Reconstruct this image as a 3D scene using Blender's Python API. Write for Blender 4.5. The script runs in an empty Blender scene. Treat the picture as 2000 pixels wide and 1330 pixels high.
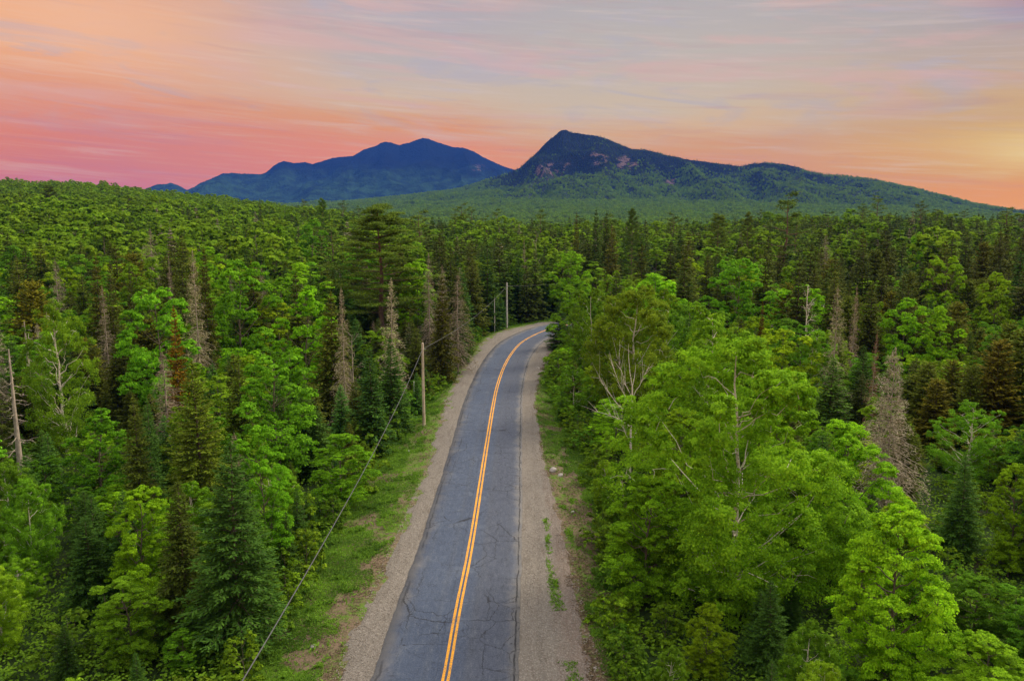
import bpy, math, random
import numpy as np
from mathutils import Vector
R = math.radians
C = bpy.context.scene
COL = C.collection
rnd = random.Random(7)

# ------------------------------------------------------------------ camera, sky, sun, exposure
CZ = 21.2
PITCH = R(8.63)
F = 28.0 / 36.0 * 2000.0
cam_d = bpy.data.cameras.new("camera")
cam_d.lens = 28.0
cam_d.sensor_width = 36.0
cam_d.clip_start = 0.5
cam_d.clip_end = 40000.0
cam = bpy.data.objects.new("camera", cam_d)
COL.objects.link(cam)
cam.location = (0, 0, CZ)
cam.rotation_euler = (math.pi / 2 - PITCH, 0, 0)
C.camera = cam

SUN_EL, SUN_AZ = 35.0, 58.0       # azimuth measured from the viewing direction (+Y) towards +X
SKY_GAIN = 0.80
HAZE_COLOR = (0.06, 0.23, 1.0, 1)
HAZE_DENSITY = 4.3e-5
HAZE_BOX = (-4400, 3150, -1500, 9150, -420, 900)
EXPOSURE = 0.45
C.view_settings.view_transform = 'Standard'
C.view_settings.look = 'None'
C.view_settings.gamma = 1.0
C.view_settings.use_curve_mapping = False
C.view_settings.exposure = EXPOSURE
C.cycles.max_bounces = 6
C.cycles.diffuse_bounces = 3
C.cycles.glossy_bounces = 2
C.cycles.transmission_bounces = 3
C.cycles.volume_bounces = 0
C.cycles.transparent_max_bounces = 4
C.cycles.caustics_reflective = False
C.cycles.caustics_refractive = False
C.cycles.use_denoising = True
C.cycles.sample_clamp_indirect = 4.0

def lin(r, g, b, k=1.0):
    def f(c):
        c /= 255.0
        return (c / 12.92 if c <= 0.04045 else ((c + 0.055) / 1.055) ** 2.4) * k
    return (f(r), f(g), f(b), 1.0)

class NT:
    """small node-tree helper"""
    def __init__(s, tree):
        s.t = tree
        tree.nodes.clear()
    def n(s, typ, **kw):
        nd = s.t.nodes.new(typ)
        for k, v in kw.items():
            setattr(nd, k, v)
        return nd
    def set(s, sock, v):
        if isinstance(v, bpy.types.NodeSocket):
            s.t.links.new(v, sock)
        elif v is not None:
            sock.default_value = v
    def math(s, op, a, b=None, c=None, clamp=False):
        nd = s.n('ShaderNodeMath', operation=op, use_clamp=clamp)
        s.set(nd.inputs[0], a); s.set(nd.inputs[1], b)
        if c is not None:
            s.set(nd.inputs[2], c)
        return nd.outputs[0]
    def mix(s, fac, a, b, blend='MIX'):
        nd = s.n('ShaderNodeMix', data_type='RGBA', blend_type=blend)
        s.set(nd.inputs[0], fac); s.set(nd.inputs[6], a); s.set(nd.inputs[7], b)
        return nd.outputs[2]
    def ramp(s, fac, stops, interp='LINEAR'):
        nd = s.n('ShaderNodeValToRGB')
        cr = nd.color_ramp
        cr.interpolation = interp
        cr.elements[0].position, cr.elements[0].color = stops[0]
        cr.elements[1].position, cr.elements[1].color = stops[-1]
        for p, c in stops[1:-1]:
            e = cr.elements.new(p); e.color = c
        s.set(nd.inputs[0], fac)
        return nd.outputs[0]
    def rng(s, v, a, b, c=0.0, d=1.0, interp='SMOOTHSTEP'):
        nd = s.n('ShaderNodeMapRange', interpolation_type=interp)
        s.set(nd.inputs[0], v); s.set(nd.inputs[1], a); s.set(nd.inputs[2], b); s.set(nd.inputs[3], c); s.set(nd.inputs[4], d)
        return nd.outputs[0]
    def comb(s, x, y, z=0.0):
        nd = s.n('ShaderNodeCombineXYZ')
        s.set(nd.inputs[0], x); s.set(nd.inputs[1], y); s.set(nd.inputs[2], z)
        return nd.outputs[0]
    def noise(s, vec, scale, detail=4.0, rough=0.55, dist=0.0):
        nd = s.n('ShaderNodeTexNoise')
        s.set(nd.inputs['Vector'], vec)
        nd.inputs['Scale'].default_value = scale
        nd.inputs['Detail'].default_value = detail
        nd.inputs['Roughness'].default_value = rough
        nd.inputs['Distortion'].default_value = dist
        return nd.outputs[0]

def build_world():
    w = bpy.data.worlds.new("World")
    C.world = w
    w.use_nodes = True
    t = NT(w.node_tree)
    tc = t.n('ShaderNodeTexCoord')
    sep = t.n('ShaderNodeSeparateXYZ')
    t.set(sep.inputs[0], tc.outputs['Generated'])
    x, y, z = sep.outputs
    deg = 57.29578
    az = t.math('MULTIPLY', t.math('ARCTAN2', x, y), deg)
    el = t.math('MULTIPLY', t.math('ARCSINE', z), deg)
    # long thin cloud streaks, tilted a little, fanning out from the low sun on the right
    tilt = t.math('MULTIPLY_ADD', az, 0.055, el)
    big = t.noise(t.comb(t.math('MULTIPLY', az, 0.035), t.math('MULTIPLY', tilt, 0.17)), 1.0, 5, 0.6, 0.6)
    fine = t.noise(t.comb(t.math('MULTIPLY', az, 0.07), t.math('MULTIPLY', tilt, 1.15), 4.0), 1.0, 6, 0.62, 0.8)
    hair = t.noise(t.comb(t.math('MULTIPLY', az, 0.16), t.math('MULTIPLY', t.math('MULTIPLY_ADD', az, 0.075, el), 3.6), 9.0), 1.0, 4, 0.6, 0.5)
    bigc = t.math('SUBTRACT', big, 0.5)
    fc = t.math('SUBTRACT', fine, 0.5)
    hc = t.math('SUBTRACT', hair, 0.5)
    e2 = t.math('ADD', el, t.math('ADD', t.math('MULTIPLY', bigc, 3.0), t.math('ADD', t.math('MULTIPLY', fc, 2.0), t.math('MULTIPLY', hc, 0.7))))
    er = t.math('DIVIDE', e2, 24.0, clamp=True)
    # the sky stands beyond the haze box: its own colours are what is left once the air in between is allowed for
    def st(azim, *a):
        out = []
        s_, c_ = abs(math.sin(R(azim))) + 1e-3, math.cos(R(azim))
        wall = min(HAZE_BOX[3] / c_, (HAZE_BOX[1] if azim > 0 else -HAZE_BOX[0]) / s_)
        for e, c in a:
            L = min(wall / math.cos(R(e)), (HAZE_BOX[5] - CZ) / max(1e-3, math.sin(R(e))))
            tr = math.exp(-HAZE_DENSITY * L)
            g = SKY_GAIN * 2 ** EXPOSURE
            col = [max(0.004, (o - 0.70 * h * (1 - tr)) / tr / g) for o, h in zip(lin(*c)[:3], HAZE_COLOR)]
            out.append((e / 24.0, (*col, 1.0)))
        return out
    left = t.ramp(er, st(-30, (0, (196, 118, 158)), (2.6, (200, 122, 148)), (3.8, (206, 126, 138)), (5.2, (214, 130, 126)), (7.4, (222, 148, 130)),
                         (8.2, (224, 156, 134)), (10, (236, 174, 140)), (12.0, (238, 176, 142)), (14.5, (224, 168, 148)), (18, (200, 172, 168)), (24, (176, 172, 184))))
    midl = t.ramp(er, st(-10, (0, (216, 136, 130)), (3.2, (220, 136, 124)), (4.6, (222, 142, 122)), (6.0, (216, 150, 128)), (7.0, (212, 164, 142)),
                         (8.4, (206, 182, 168)), (10.5, (188, 178, 180)), (13.5, (180, 172, 182)), (16, (186, 176, 184)), (24, (168, 168, 182))))
    cent = t.ramp(er, st(6, (0, (222, 158, 128)), (3.8, (212, 150, 128)), (5.0, (210, 154, 132)), (6.0, (210, 174, 152)), (7.4, (202, 182, 168)),
                         (10.5, (190, 180, 178)), (13.5, (182, 176, 180)), (16, (172, 168, 178)), (24, (166, 170, 184))))
    right = t.ramp(er, st(29, (0, (230, 158, 100)), (1.6, (222, 150, 108)), (3.0, (212, 156, 120)), (4.4, (214, 172, 128)), (5.6, (202, 166, 136)),
                          (7.2, (202, 168, 142)), (8.8, (192, 168, 158)), (11.5, (180, 168, 170)), (14, (170, 168, 178)), (24, (160, 166, 182))))
    azw = t.math('ADD', az, t.math('MULTIPLY', bigc, 10.0))
    c = t.mix(t.rng(azw, -30.0, -6.0), left, midl)
    c = t.mix(t.rng(azw, -6.0, 6.0), c, cent)
    c = t.mix(t.rng(azw, 12.0, 31.0), c, right)
    # lighter and darker wisps
    body = t.noise(t.comb(t.math('MULTIPLY', az, 0.085), t.math('MULTIPLY', tilt, 0.42), 17.0), 1.0, 7, 0.66, 1.2)
    body2 = t.noise(t.comb(t.math('MULTIPLY', az, 0.06), t.math('MULTIPLY', tilt, 0.5), 31.0), 1.0, 7, 0.62, 0.9)
    high = t.rng(el, 4.0, 9.0)
    c = t.mix(t.math('MULTIPLY', t.math('MULTIPLY', t.rng(body, 0.50, 0.66), high), 0.50), c, lin(184, 176, 180))
    c = t.mix(t.math('MULTIPLY', t.math('MULTIPLY', t.rng(body2, 0.48, 0.66), high), 0.50), c, lin(226, 176, 156))
    c = t.mix(t.math('MULTIPLY', t.rng(fine, 0.55, 0.74), 0.30), c, lin(236, 206, 180))
    c = t.mix(t.math('MULTIPLY', t.rng(fine, 0.47, 0.28), 0.24), c, lin(184, 138, 138))
    c = t.mix(t.math('MULTIPLY', t.rng(hair, 0.48, 0.74), 0.17), c, lin(236, 212, 190))
    # glow where the sun stands just outside the frame
    def gauss(a0, e0, sa, se):
        da = t.math('DIVIDE', t.math('SUBTRACT', az, a0), sa)
        de = t.math('DIVIDE', t.math('SUBTRACT', t.math('MULTIPLY_ADD', hc, 1.6, el), e0), se)
        return t.math('EXPONENT', t.math('MULTIPLY', t.math('ADD', t.math('MULTIPLY', da, da), t.math('MULTIPLY', de, de)), -1.0))
    c = t.mix(t.math('MULTIPLY', gauss(34.5, 3.9, 5.0, 1.1), 0.75), c, lin(250, 220, 130))
    c = t.mix(t.math('MULTIPLY', gauss(34.0, 1.0, 10.0, 1.8), 0.35), c, lin(244, 164, 84))
    c = t.mix(t.math('MULTIPLY', gauss(-27.0, 11.5, 4.5, 2.4), 0.50), c, lin(248, 190, 140))
    c = t.mix(t.math('MULTIPLY', gauss(33.0, 12.6, 3.5, 1.4), 0.60), c, lin(150, 122, 140))
    up = t.rng(el, 20.0, 50.0)
    sky = t.n('ShaderNodeTexSky', sky_type='NISHITA')
    sky.sun_disc = False
    sky.sun_elevation = R(SUN_EL)
    sky.sun_rotation = R(SUN_AZ)
    sky.air_density = 1.0
    sky.dust_density = 2.0
    low = t.n('ShaderNodeBackground')
    t.set(low.inputs[0], c); low.inputs[1].default_value = SKY_GAIN
    hi = t.n('ShaderNodeBackground')
    t.set(hi.inputs[0], sky.outputs[0]); hi.inputs[1].default_value = 0.08
    thin = t.n('ShaderNodeBackground')
    thin.inputs[0].default_value = (1.0, 0.93, 0.80, 1); thin.inputs[1].default_value = 1.15
    add = t.n('ShaderNodeAddShader')
    t.t.links.new(hi.outputs[0], add.inputs[0]); t.t.links.new(thin.outputs[0], add.inputs[1])
    mx = t.n('ShaderNodeMixShader')
    t.set(mx.inputs[0], up)
    t.t.links.new(low.outputs[0], mx.inputs[1]); t.t.links.new(add.outputs[0], mx.inputs[2])
    out = t.n('ShaderNodeOutputWorld')
    t.t.links.new(mx.outputs[0], out.inputs[0])
build_world()

sun_d = bpy.data.lights.new("sun", 'SUN')
sun_d.energy = 3.0
sun_d.angle = R(25)
sun_d.color = (1.0, 0.87, 0.66)
sun = bpy.data.objects.new("sun", sun_d)
COL.objects.link(sun)
sv = Vector((math.sin(R(SUN_AZ)) * math.cos(R(SUN_EL)), math.cos(R(SUN_AZ)) * math.cos(R(SUN_EL)), math.sin(R(SUN_EL))))
sun.rotation_euler = sv.to_track_quat('Z', 'Y').to_euler()
sun.location = (200, 200, 400)

# ------------------------------------------------------------------ projection helpers
cP, sP = math.cos(PITCH), math.sin(PITCH)
def ray(px, py):
    u = (665 - py) / F
    return np.array([(px - 1000) / F, cP + u * sP, -sP + u * cP])
def at(px, py, Y):
    d = ray(px, py)
    k = Y / d[1]
    return np.array([d[0] * k, Y, CZ + d[2] * k])
def onground(px, py, z=0.0):
    d = ray(px, py)
    k = (z - CZ) / d[2]
    return np.array([d[0] * k, d[1] * k])
def proj(x, y, z):
    dep = y * cP - (z - CZ) * sP
    up = y * sP + (z - CZ) * cP
    return 1000 + F * x / dep, 665 - F * up / dep, dep
def azel(px, py):
    d = ray(px, py)
    return math.atan2(d[0], d[1]), d[2] / math.hypot(d[0], d[1])

def sstep(a, b, x):
    t = np.clip((np.asarray(x, float) - a) / (b - a), 0, 1)
    return t * t * (3 - 2 * t)

def vnoise(x, y, seed=0):
    xi = np.floor(x).astype(np.int64); yi = np.floor(y).astype(np.int64)
    xf = x - xi; yf = y - yi
    def h(a, b):
        n = (a * 374761393 + b * 668265263 + seed * 974634777) & 0xFFFFFFFF
        n = ((n ^ (n >> 13)) * 1274126177) & 0xFFFFFFFF
        return ((n ^ (n >> 16)) & 0xFFFF) / 65535.0
    u = xf * xf * (3 - 2 * xf); v = yf * yf * (3 - 2 * yf)
    return (h(xi, yi) * (1 - u) + h(xi + 1, yi) * u) * (1 - v) + (h(xi, yi + 1) * (1 - u) + h(xi + 1, yi + 1) * u) * v
def fbm(x, y, o=4, seed=0):
    s, a, t = 0, 1.0, 0
    for i in range(o):
        s = s + a * (vnoise(x * 2 ** i, y * 2 ** i, seed + i * 17) - 0.5); t += a; a *= 0.5
    return s / t

# ------------------------------------------------------------------ road lines, taken to the ground plane
def world_line(pts):
    return np.array([onground(px, py) for px, py in pts])
ROAD_L = [(660, 1480), (728, 1330), (774, 1200), (823, 1069), (878, 904), (908, 780), (923, 747), (939, 712), (953, 690), (975, 666), (1006, 648), (1042, 637), (1070, 630)]
ROAD_C = [(836, 1480), (871, 1330), (892, 1200), (920, 1069), (945, 904), (965, 780), (973, 747), (985, 714), (999, 690), (1018, 668), (1052, 650), (1082, 640), (1112, 634)]
ROAD_R = [(1008, 1480), (1013, 1330), (1014, 1200), (1017, 1069), (1018, 904), (1020, 790), (1024, 747), (1030, 719), (1040, 696), (1056, 677), (1078, 663), (1112, 651), (1145, 643)]
GR_L = [(560, 1480), (654, 1330), (705, 1200), (765, 1069), (838, 904), (873, 780), (886, 747), (909, 715), (927, 690), (947, 662), (985, 643), (1030, 634), (1062, 628)]
GR_R = [(1215, 1480), (1179, 1330), (1141, 1200), (1108, 1069), (1064, 904), (1043, 790), (1050, 747), (1059, 722), (1068, 698), (1085, 682), (1104, 668), (1135, 655), (1165, 646)]
TR_L = [(330, 1480), (462, 1330), (540, 1200), (628, 1050), (725, 900), (842, 768), (872, 742), (893, 712), (912, 690), (932, 660), (968, 640), (1015, 631), (1050, 625)]
TR_R = [(1270, 1480), (1228, 1330), (1192, 1200), (1186, 1050), (1150, 900), (1085, 790), (1072, 747), (1074, 722), (1080, 702), (1097, 686), (1120, 673), (1150, 659), (1180, 650)]

def extend(p, near_dir=True):
    """carry a line on behind the camera and round the hidden bend"""
    p = world_line(p)
    d0 = p[0] - p[1]; d0 /= np.linalg.norm(d0)
    pre = [p[0] + d0 * k for k in (60, 45, 30, 15)]
    return p, pre
def smooth_line(p, n=260):
    p = np.array(p)
    for _ in range(3):                      # Chaikin
        q = [p[0]]
        for a, b in zip(p[:-1], p[1:]):
            q += [a * 0.75 + b * 0.25, a * 0.25 + b * 0.75]
        q.append(p[-1]); p = np.array(q)
    s = np.concatenate([[0], np.cumsum(np.linalg.norm(np.diff(p, axis=0), axis=1))])
    t = np.linspace(0, s[-1], n)
    return np.stack([np.interp(t, s, p[:, 0]), np.interp(t, s, p[:, 1])], 1)

cl_raw, pre = extend(ROAD_C)
# centre line: straight part measured, bend carried on as an arc to the right
end = cl_raw[-1]; dirv = cl_raw[-1] - cl_raw[-2]; ang = math.atan2(dirv[1], dirv[0])
tail = []; p = end.copy()
for k in range(10):
    ang -= 0.10
    p = p + np.array([math.cos(ang), math.sin(ang)]) * 12
    tail.append(p.copy())
CL = smooth_line(list(pre) + list(cl_raw) + tail, 420)
tan_ = np.gradient(CL, axis=0); tan_ /= np.linalg.norm(tan_, axis=1)[:, None]
NRM = np.stack([tan_[:, 1], -tan_[:, 0]], 1)        # points to the right of travel
CS = np.concatenate([[0], np.cumsum(np.linalg.norm(np.diff(CL, axis=0), axis=1))])

def road_coords(xy):
    """(distance along, signed lateral offset) of points on the ground; right is positive"""
    xy = np.atleast_2d(xy)
    s = np.empty(len(xy)); l = np.empty(len(xy))
    for i0 in range(0, len(xy), 4000):
        q = xy[i0:i0 + 4000]
        d = q[:, None, :] - CL[None, ::2, :]
        k = np.argmin((d ** 2).sum(2), 1) * 2
        dd = q - CL[k]
        l[i0:i0 + 4000] = (dd * NRM[k]).sum(1)
        s[i0:i0 + 4000] = CS[k] + (dd * tan_[k]).sum(1)
        far = np.abs(np.linalg.norm(dd, axis=1)) - np.abs(l[i0:i0 + 4000])
        l[i0:i0 + 4000] = np.where(far > 3, np.sign(l[i0:i0 + 4000] + 1e-6) * np.linalg.norm(dd, axis=1), l[i0:i0 + 4000])
    return s, l
def offset_profile(line):
    p = world_line(line)
    s, l = road_coords(p)
    o = np.argsort(s)
    return s[o], l[o]
PROF = {k: offset_profile(v) for k, v in dict(rl=ROAD_L, rr=ROAD_R, gl=GR_L, gr=GR_R, tl=TR_L, tr=TR_R).items()}
def off(key, s):
    ps, pl = PROF[key]
    return np.interp(s, ps, pl)
for k_ in ('rl', 'rr'):                      # the paved half width hardly changes
    ps, pl = PROF[k_]
    med = np.median(pl)
    PROF[k_] = (ps, np.clip(pl, med - 0.5, med + 0.5) * 0.5 + med * 0.5)
for k_ in ('gl', 'tl'):
    ps, pl = PROF[k_]; PROF[k_] = (ps, np.clip(pl, -16, -4.6))
for k_ in ('gr', 'tr'):
    ps, pl = PROF[k_]; PROF[k_] = (ps, np.clip(pl, 4.6, 14))

# ------------------------------------------------------------------ terrain height
RIDGE = [(-60, 346), (0, 351), (100, 352), (200, 357), (300, 370), (400, 381), (500, 393), (560, 400), (640, 408), (700, 418), (760, 425), (840, 440), (1000, 446), (1300, 440), (1500, 428), (1800, 424), (2060, 424)]
_ra = np.array([azel(px, py) for px, py in RIDGE])
RR = [(-0.65, 900), (-0.35, 860), (-0.24, 640), (-0.12, 480), (0.0, 420), (0.15, 420), (0.5, 520), (0.7, 560)]
def ridge_r(a):
    return np.interp(a, [q[0] for q in RR], [q[1] for q in RR])
def ridge_z(a):
    s = np.interp(a, _ra[:, 0], _ra[:, 1])
    return CZ + ridge_r(a) * s - 13.5
def T(x, y):
    x = np.asarray(x, float); y = np.asarray(y, float)
    r = np.hypot(x, y); a = np.arctan2(x, np.maximum(y, 1e-3))
    rr = ridge_r(a); rz = ridge_z(a)
    t = np.clip((r - 140) / (rr - 140), 0, 1)
    z = rz * (t ** 1.15)
    z = z + fbm(x / 90, y / 90, 3, 3) * 7 * sstep(120, 260, r) * (1 - 0.75 * sstep(0.8, 1, r / rr))
    beyond = np.clip((r - rr) / 500, 0, 1)
    z = z - beyond ** 1.2 * (np.maximum(z, 0) * 0.9 + 35)
    near = r < 330
    if np.any(near):
        xs = x[near] if x.ndim else np.array([x]); ys = y[near] if y.ndim else np.array([y])
        s, l = road_coords(np.stack([xs, ys], 1))
        gl, gr, tl, tr = off('gl', s), off('gr', s), off('tl', s), off('tr', s)
        dl = np.clip((gl - l) / np.maximum(gl - tl, 0.8), 0, 2.0); dr = np.clip((l - gr) / np.maximum(tr - gr, 0.8), 0, 2.0)
        d = np.where(l < 0, dl, dr)
        edge = -0.07 - 0.45 * sstep(0, 1.0, d) - 0.35 * sstep(1, 2, d) + fbm(xs / 1.3, ys / 1.3, 3, 11) * 0.22 * sstep(0.0, 0.3, d)
        w = 1 - sstep(200, 330, r[near] if r.ndim else np.array([r]))
        zz = edge * w
        dist_road = sstep(8, 30, np.abs(l))
        if z.ndim:
            z[near] = z[near] * np.maximum(dist_road, 1 - w) + zz
        else:
            z = float((z * np.maximum(dist_road, 1 - w) + zz)[0])
    return z

# ------------------------------------------------------------------ object helpers
def mesh_from(name, V, Q, mat=None, tone=None, smooth=False, uv=None):
    me = bpy.data.meshes.new(name)
    V = np.asarray(V, np.float32); Q = np.asarray(Q, np.int32)
    me.vertices.add(len(V)); me.vertices.foreach_set("co", V.ravel())
    me.loops.add(Q.size); me.loops.foreach_set("vertex_index", Q.ravel())
    me.polygons.add(len(Q))
    k = Q.shape[1]
    me.polygons.foreach_set("loop_start", np.arange(0, Q.size, k, dtype=np.int32))
    me.polygons.foreach_set("loop_total", np.full(len(Q), k, np.int32))
    if smooth:
        me.polygons.foreach_set("use_smooth", np.ones(len(Q), bool))
    if tone is not None:
        a = me.attributes.new("tone", 'FLOAT', 'FACE')
        a.data.foreach_set("value", np.asarray(tone, np.float32))
    if uv is not None:
        l = me.uv_layers.new(name="UVMap")
        l.data.foreach_set("uv", np.asarray(uv, np.float32)[Q.ravel()].ravel())
    me.update(calc_edges=True)
    if mat is not None:
        me.materials.append(mat)
    return me

class G:
    """collects quads"""
    def __init__(s):
        s.v, s.q, s.t, s.n = [], [], [], 0
    def add(s, V, Q, tone=None):
        V = np.asarray(V, float).reshape(-1, 3); Q = np.asarray(Q, int)
        s.v.append(V); s.q.append(Q + s.n); s.n += len(V)
        s.t.append(np.full(len(Q), 0.5) if tone is None else np.broadcast_to(tone, (len(Q),)))
    def tube(s, pts, rad, sides=6, tone=None, cap=True):
        pts = np.asarray(pts, float); rad = np.asarray(rad, float)
        n = len(pts)
        d = np.gradient(pts, axis=0); d /= np.linalg.norm(d, axis=1)[:, None] + 1e-9
        ref = np.array([0.0, 0, 1]) if abs(d[:, 2]).mean() < 0.8 else np.array([1.0, 0, 0])
        u = np.cross(d, ref); u /= np.linalg.norm(u, axis=1)[:, None] + 1e-9
        w = np.cross(d, u)
        a = np.linspace(0, 2 * math.pi, sides, endpoint=False)
        V = pts[:, None] + rad[:, None, None] * (np.cos(a)[None, :, None] * u[:, None] + np.sin(a)[None, :, None] * w[:, None])
        i = np.arange(n - 1)[:, None] * sides; j = np.arange(sides)[None]
        j2 = (j + 1) % sides
        Q = np.stack([i + j, i + j2, i + sides + j2, i + sides + j], -1).reshape(-1, 4)
        s.add(V.reshape(-1, 3), Q, tone)
        if cap:
            c = np.array([[k, k + 1, sides - 1 - k - 1, sides - 1 - k] for k in range((sides - 1) // 2) if k + 1 < sides - 1 - k - 1 + 1 and k + 1 != sides - 1 - k - 1])
            if len(c):
                top = V[-1]
                s.add(top, c, tone)
    def leaves(s, P, N, U, L, W, tone):
        """diamonds: centre P, normal N, long axis U"""
        n = len(P)
        if n == 0:
            return
        N = N / (np.linalg.norm(N, axis=1)[:, None] + 1e-9)
        U = U - (U * N).sum(1)[:, None] * N
        U /= np.linalg.norm(U, axis=1)[:, None] + 1e-9
        S = np.cross(N, U)
        L = np.broadcast_to(L, (n,))[:, None] * 0.5; W = np.broadcast_to(W, (n,))[:, None] * 0.5
        V = np.stack([P - U * L, P + S * W - U * L * 0.15 - N * W * 0.15, P + U * L, P - S * W - U * L * 0.15 - N * W * 0.15], 1).reshape(-1, 3)
        s.add(V, np.arange(4 * n).reshape(n, 4), tone)
    def mesh(s, name, mat, smooth=False):
        return mesh_from(name, np.concatenate(s.v), np.concatenate(s.q), mat, np.concatenate(s.t), smooth)

def link(name, me, parent=None, loc=None):
    o = bpy.data.objects.new(name, me)
    COL.objects.link(o)
    if parent is not None:
        o.parent = parent
    if loc is not None:
        o.location = loc
    return o
def tag(o, label=None, cat=None, group=None, kind=None):
    if label: o['label'] = label
    if cat: o['category'] = cat
    if group: o['group'] = group
    if kind: o['kind'] = kind
    return o

# ------------------------------------------------------------------ materials
def new_mat(name):
    m = bpy.data.materials.new(name)
    m.use_nodes = True
    return m, NT(m.node_tree)
def finish(t, color, rough=0.8, spec=0.3, bump=None, bump_s=0.3, dist=0.05, trans=None, tcol=None):
    b = t.n('ShaderNodeBsdfPrincipled')
    t.set(b.inputs['Base Color'], color)
    t.set(b.inputs['Roughness'], rough)
    b.inputs['Specular IOR Level'].default_value = spec
    if bump is not None:
        bp = t.n('ShaderNodeBump')
        bp.inputs['Strength'].default_value = bump_s
        bp.inputs['Distance'].default_value = dist
        t.set(bp.inputs['Height'], bump)
        t.t.links.new(bp.outputs[0], b.inputs['Normal'])
    o = t.n('ShaderNodeOutputMaterial')
    if trans:
        tr = t.n('ShaderNodeBsdfTranslucent')
        t.set(tr.inputs[0], tcol if tcol is not None else color)
        mx = t.n('ShaderNodeMixShader'); mx.inputs[0].default_value = trans
        t.t.links.new(b.outputs[0], mx.inputs[1]); t.t.links.new(tr.outputs[0], mx.inputs[2])
        t.t.links.new(mx.outputs[0], o.inputs[0])
    else:
        t.t.links.new(b.outputs[0], o.inputs[0])

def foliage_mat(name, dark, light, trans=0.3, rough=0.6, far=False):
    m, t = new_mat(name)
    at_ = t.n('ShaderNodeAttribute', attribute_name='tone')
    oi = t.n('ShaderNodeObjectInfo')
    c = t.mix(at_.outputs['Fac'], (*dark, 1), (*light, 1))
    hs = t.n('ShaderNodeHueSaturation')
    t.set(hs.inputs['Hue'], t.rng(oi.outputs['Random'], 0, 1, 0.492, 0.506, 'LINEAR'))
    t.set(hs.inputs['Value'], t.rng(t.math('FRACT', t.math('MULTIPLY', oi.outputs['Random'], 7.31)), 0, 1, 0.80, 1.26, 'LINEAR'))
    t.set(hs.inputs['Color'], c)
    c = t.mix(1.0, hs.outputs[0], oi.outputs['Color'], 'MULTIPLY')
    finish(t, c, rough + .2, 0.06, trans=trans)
    return m
FG = 1.0
def k3(c, k=FG):
    return tuple(min(0.9, x * k) for x in c)
M = {}
M['maple'] = foliage_mat('maple_leaves', k3((.095, .185, .010)), k3((.290, .470, .020)), 0.40)
M['birch'] = foliage_mat('birch_leaves', k3((.100, .190, .012)), k3((.290, .450, .022)), 0.40)
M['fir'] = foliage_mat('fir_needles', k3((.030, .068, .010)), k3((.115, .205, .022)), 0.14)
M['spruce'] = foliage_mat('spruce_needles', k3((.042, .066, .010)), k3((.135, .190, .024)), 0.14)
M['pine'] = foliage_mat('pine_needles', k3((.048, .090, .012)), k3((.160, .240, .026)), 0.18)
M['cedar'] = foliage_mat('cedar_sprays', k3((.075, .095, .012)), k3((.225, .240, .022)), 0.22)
M['dead'] = foliage_mat('dead_twigs', k3((.12, .105, .075)), k3((.40, .355, .25)), 0.05, 0.85)
M['shrub'] = foliage_mat('shrub_leaves', k3((.075, .155, .012)), k3((.230, .390, .022)), 0.36)

def bark_mat(name, c1, c2, scale=6.0, marks=None):
    m, t = new_mat(name)
    tc = t.n('ShaderNodeTexCoord')
    mp = t.n('ShaderNodeMapping'); mp.inputs['Scale'].default_value = (1, 1, 0.35) if not marks else (1, 1, 3.0)
    t.set(mp.inputs[0], tc.outputs['Object'])
    n = t.noise(mp.outputs[0], scale, 5, 0.65)
    c = t.mix(t.rng(n, 0.3, 0.7), (*c1, 1), (*c2, 1))
    if marks:
        n2 = t.noise(mp.outputs[0], 2.2, 3, 0.7, 0.4)
        c = t.mix(t.rng(n2, 0.56, 0.64), c, (*marks, 1))
    finish(t, c, 0.85, 0.2, bump=n, bump_s=0.5, dist=0.03)
    return m
M['bark'] = bark_mat('grey_brown_bark', (.085, .062, .045), (.20, .155, .12))
M['birch_bark'] = bark_mat('white_birch_bark', (.62, .52, .42), (.75, .68, .58), 5.0, (.09, .06, .05))
M['dead_bark'] = bark_mat('weathered_dead_wood', (.24, .20, .16), (.46, .38, .30))
M['pine_bark'] = bark_mat('pine_bark', (.10, .06, .04), (.24, .155, .11))

# ------------------------------------------------------------------ tree builders (real metres, base at the origin)
def rvec(r, n):
    v = r.normal(size=(n, 3))
    return v / np.linalg.norm(v, axis=1)[:, None]

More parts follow.
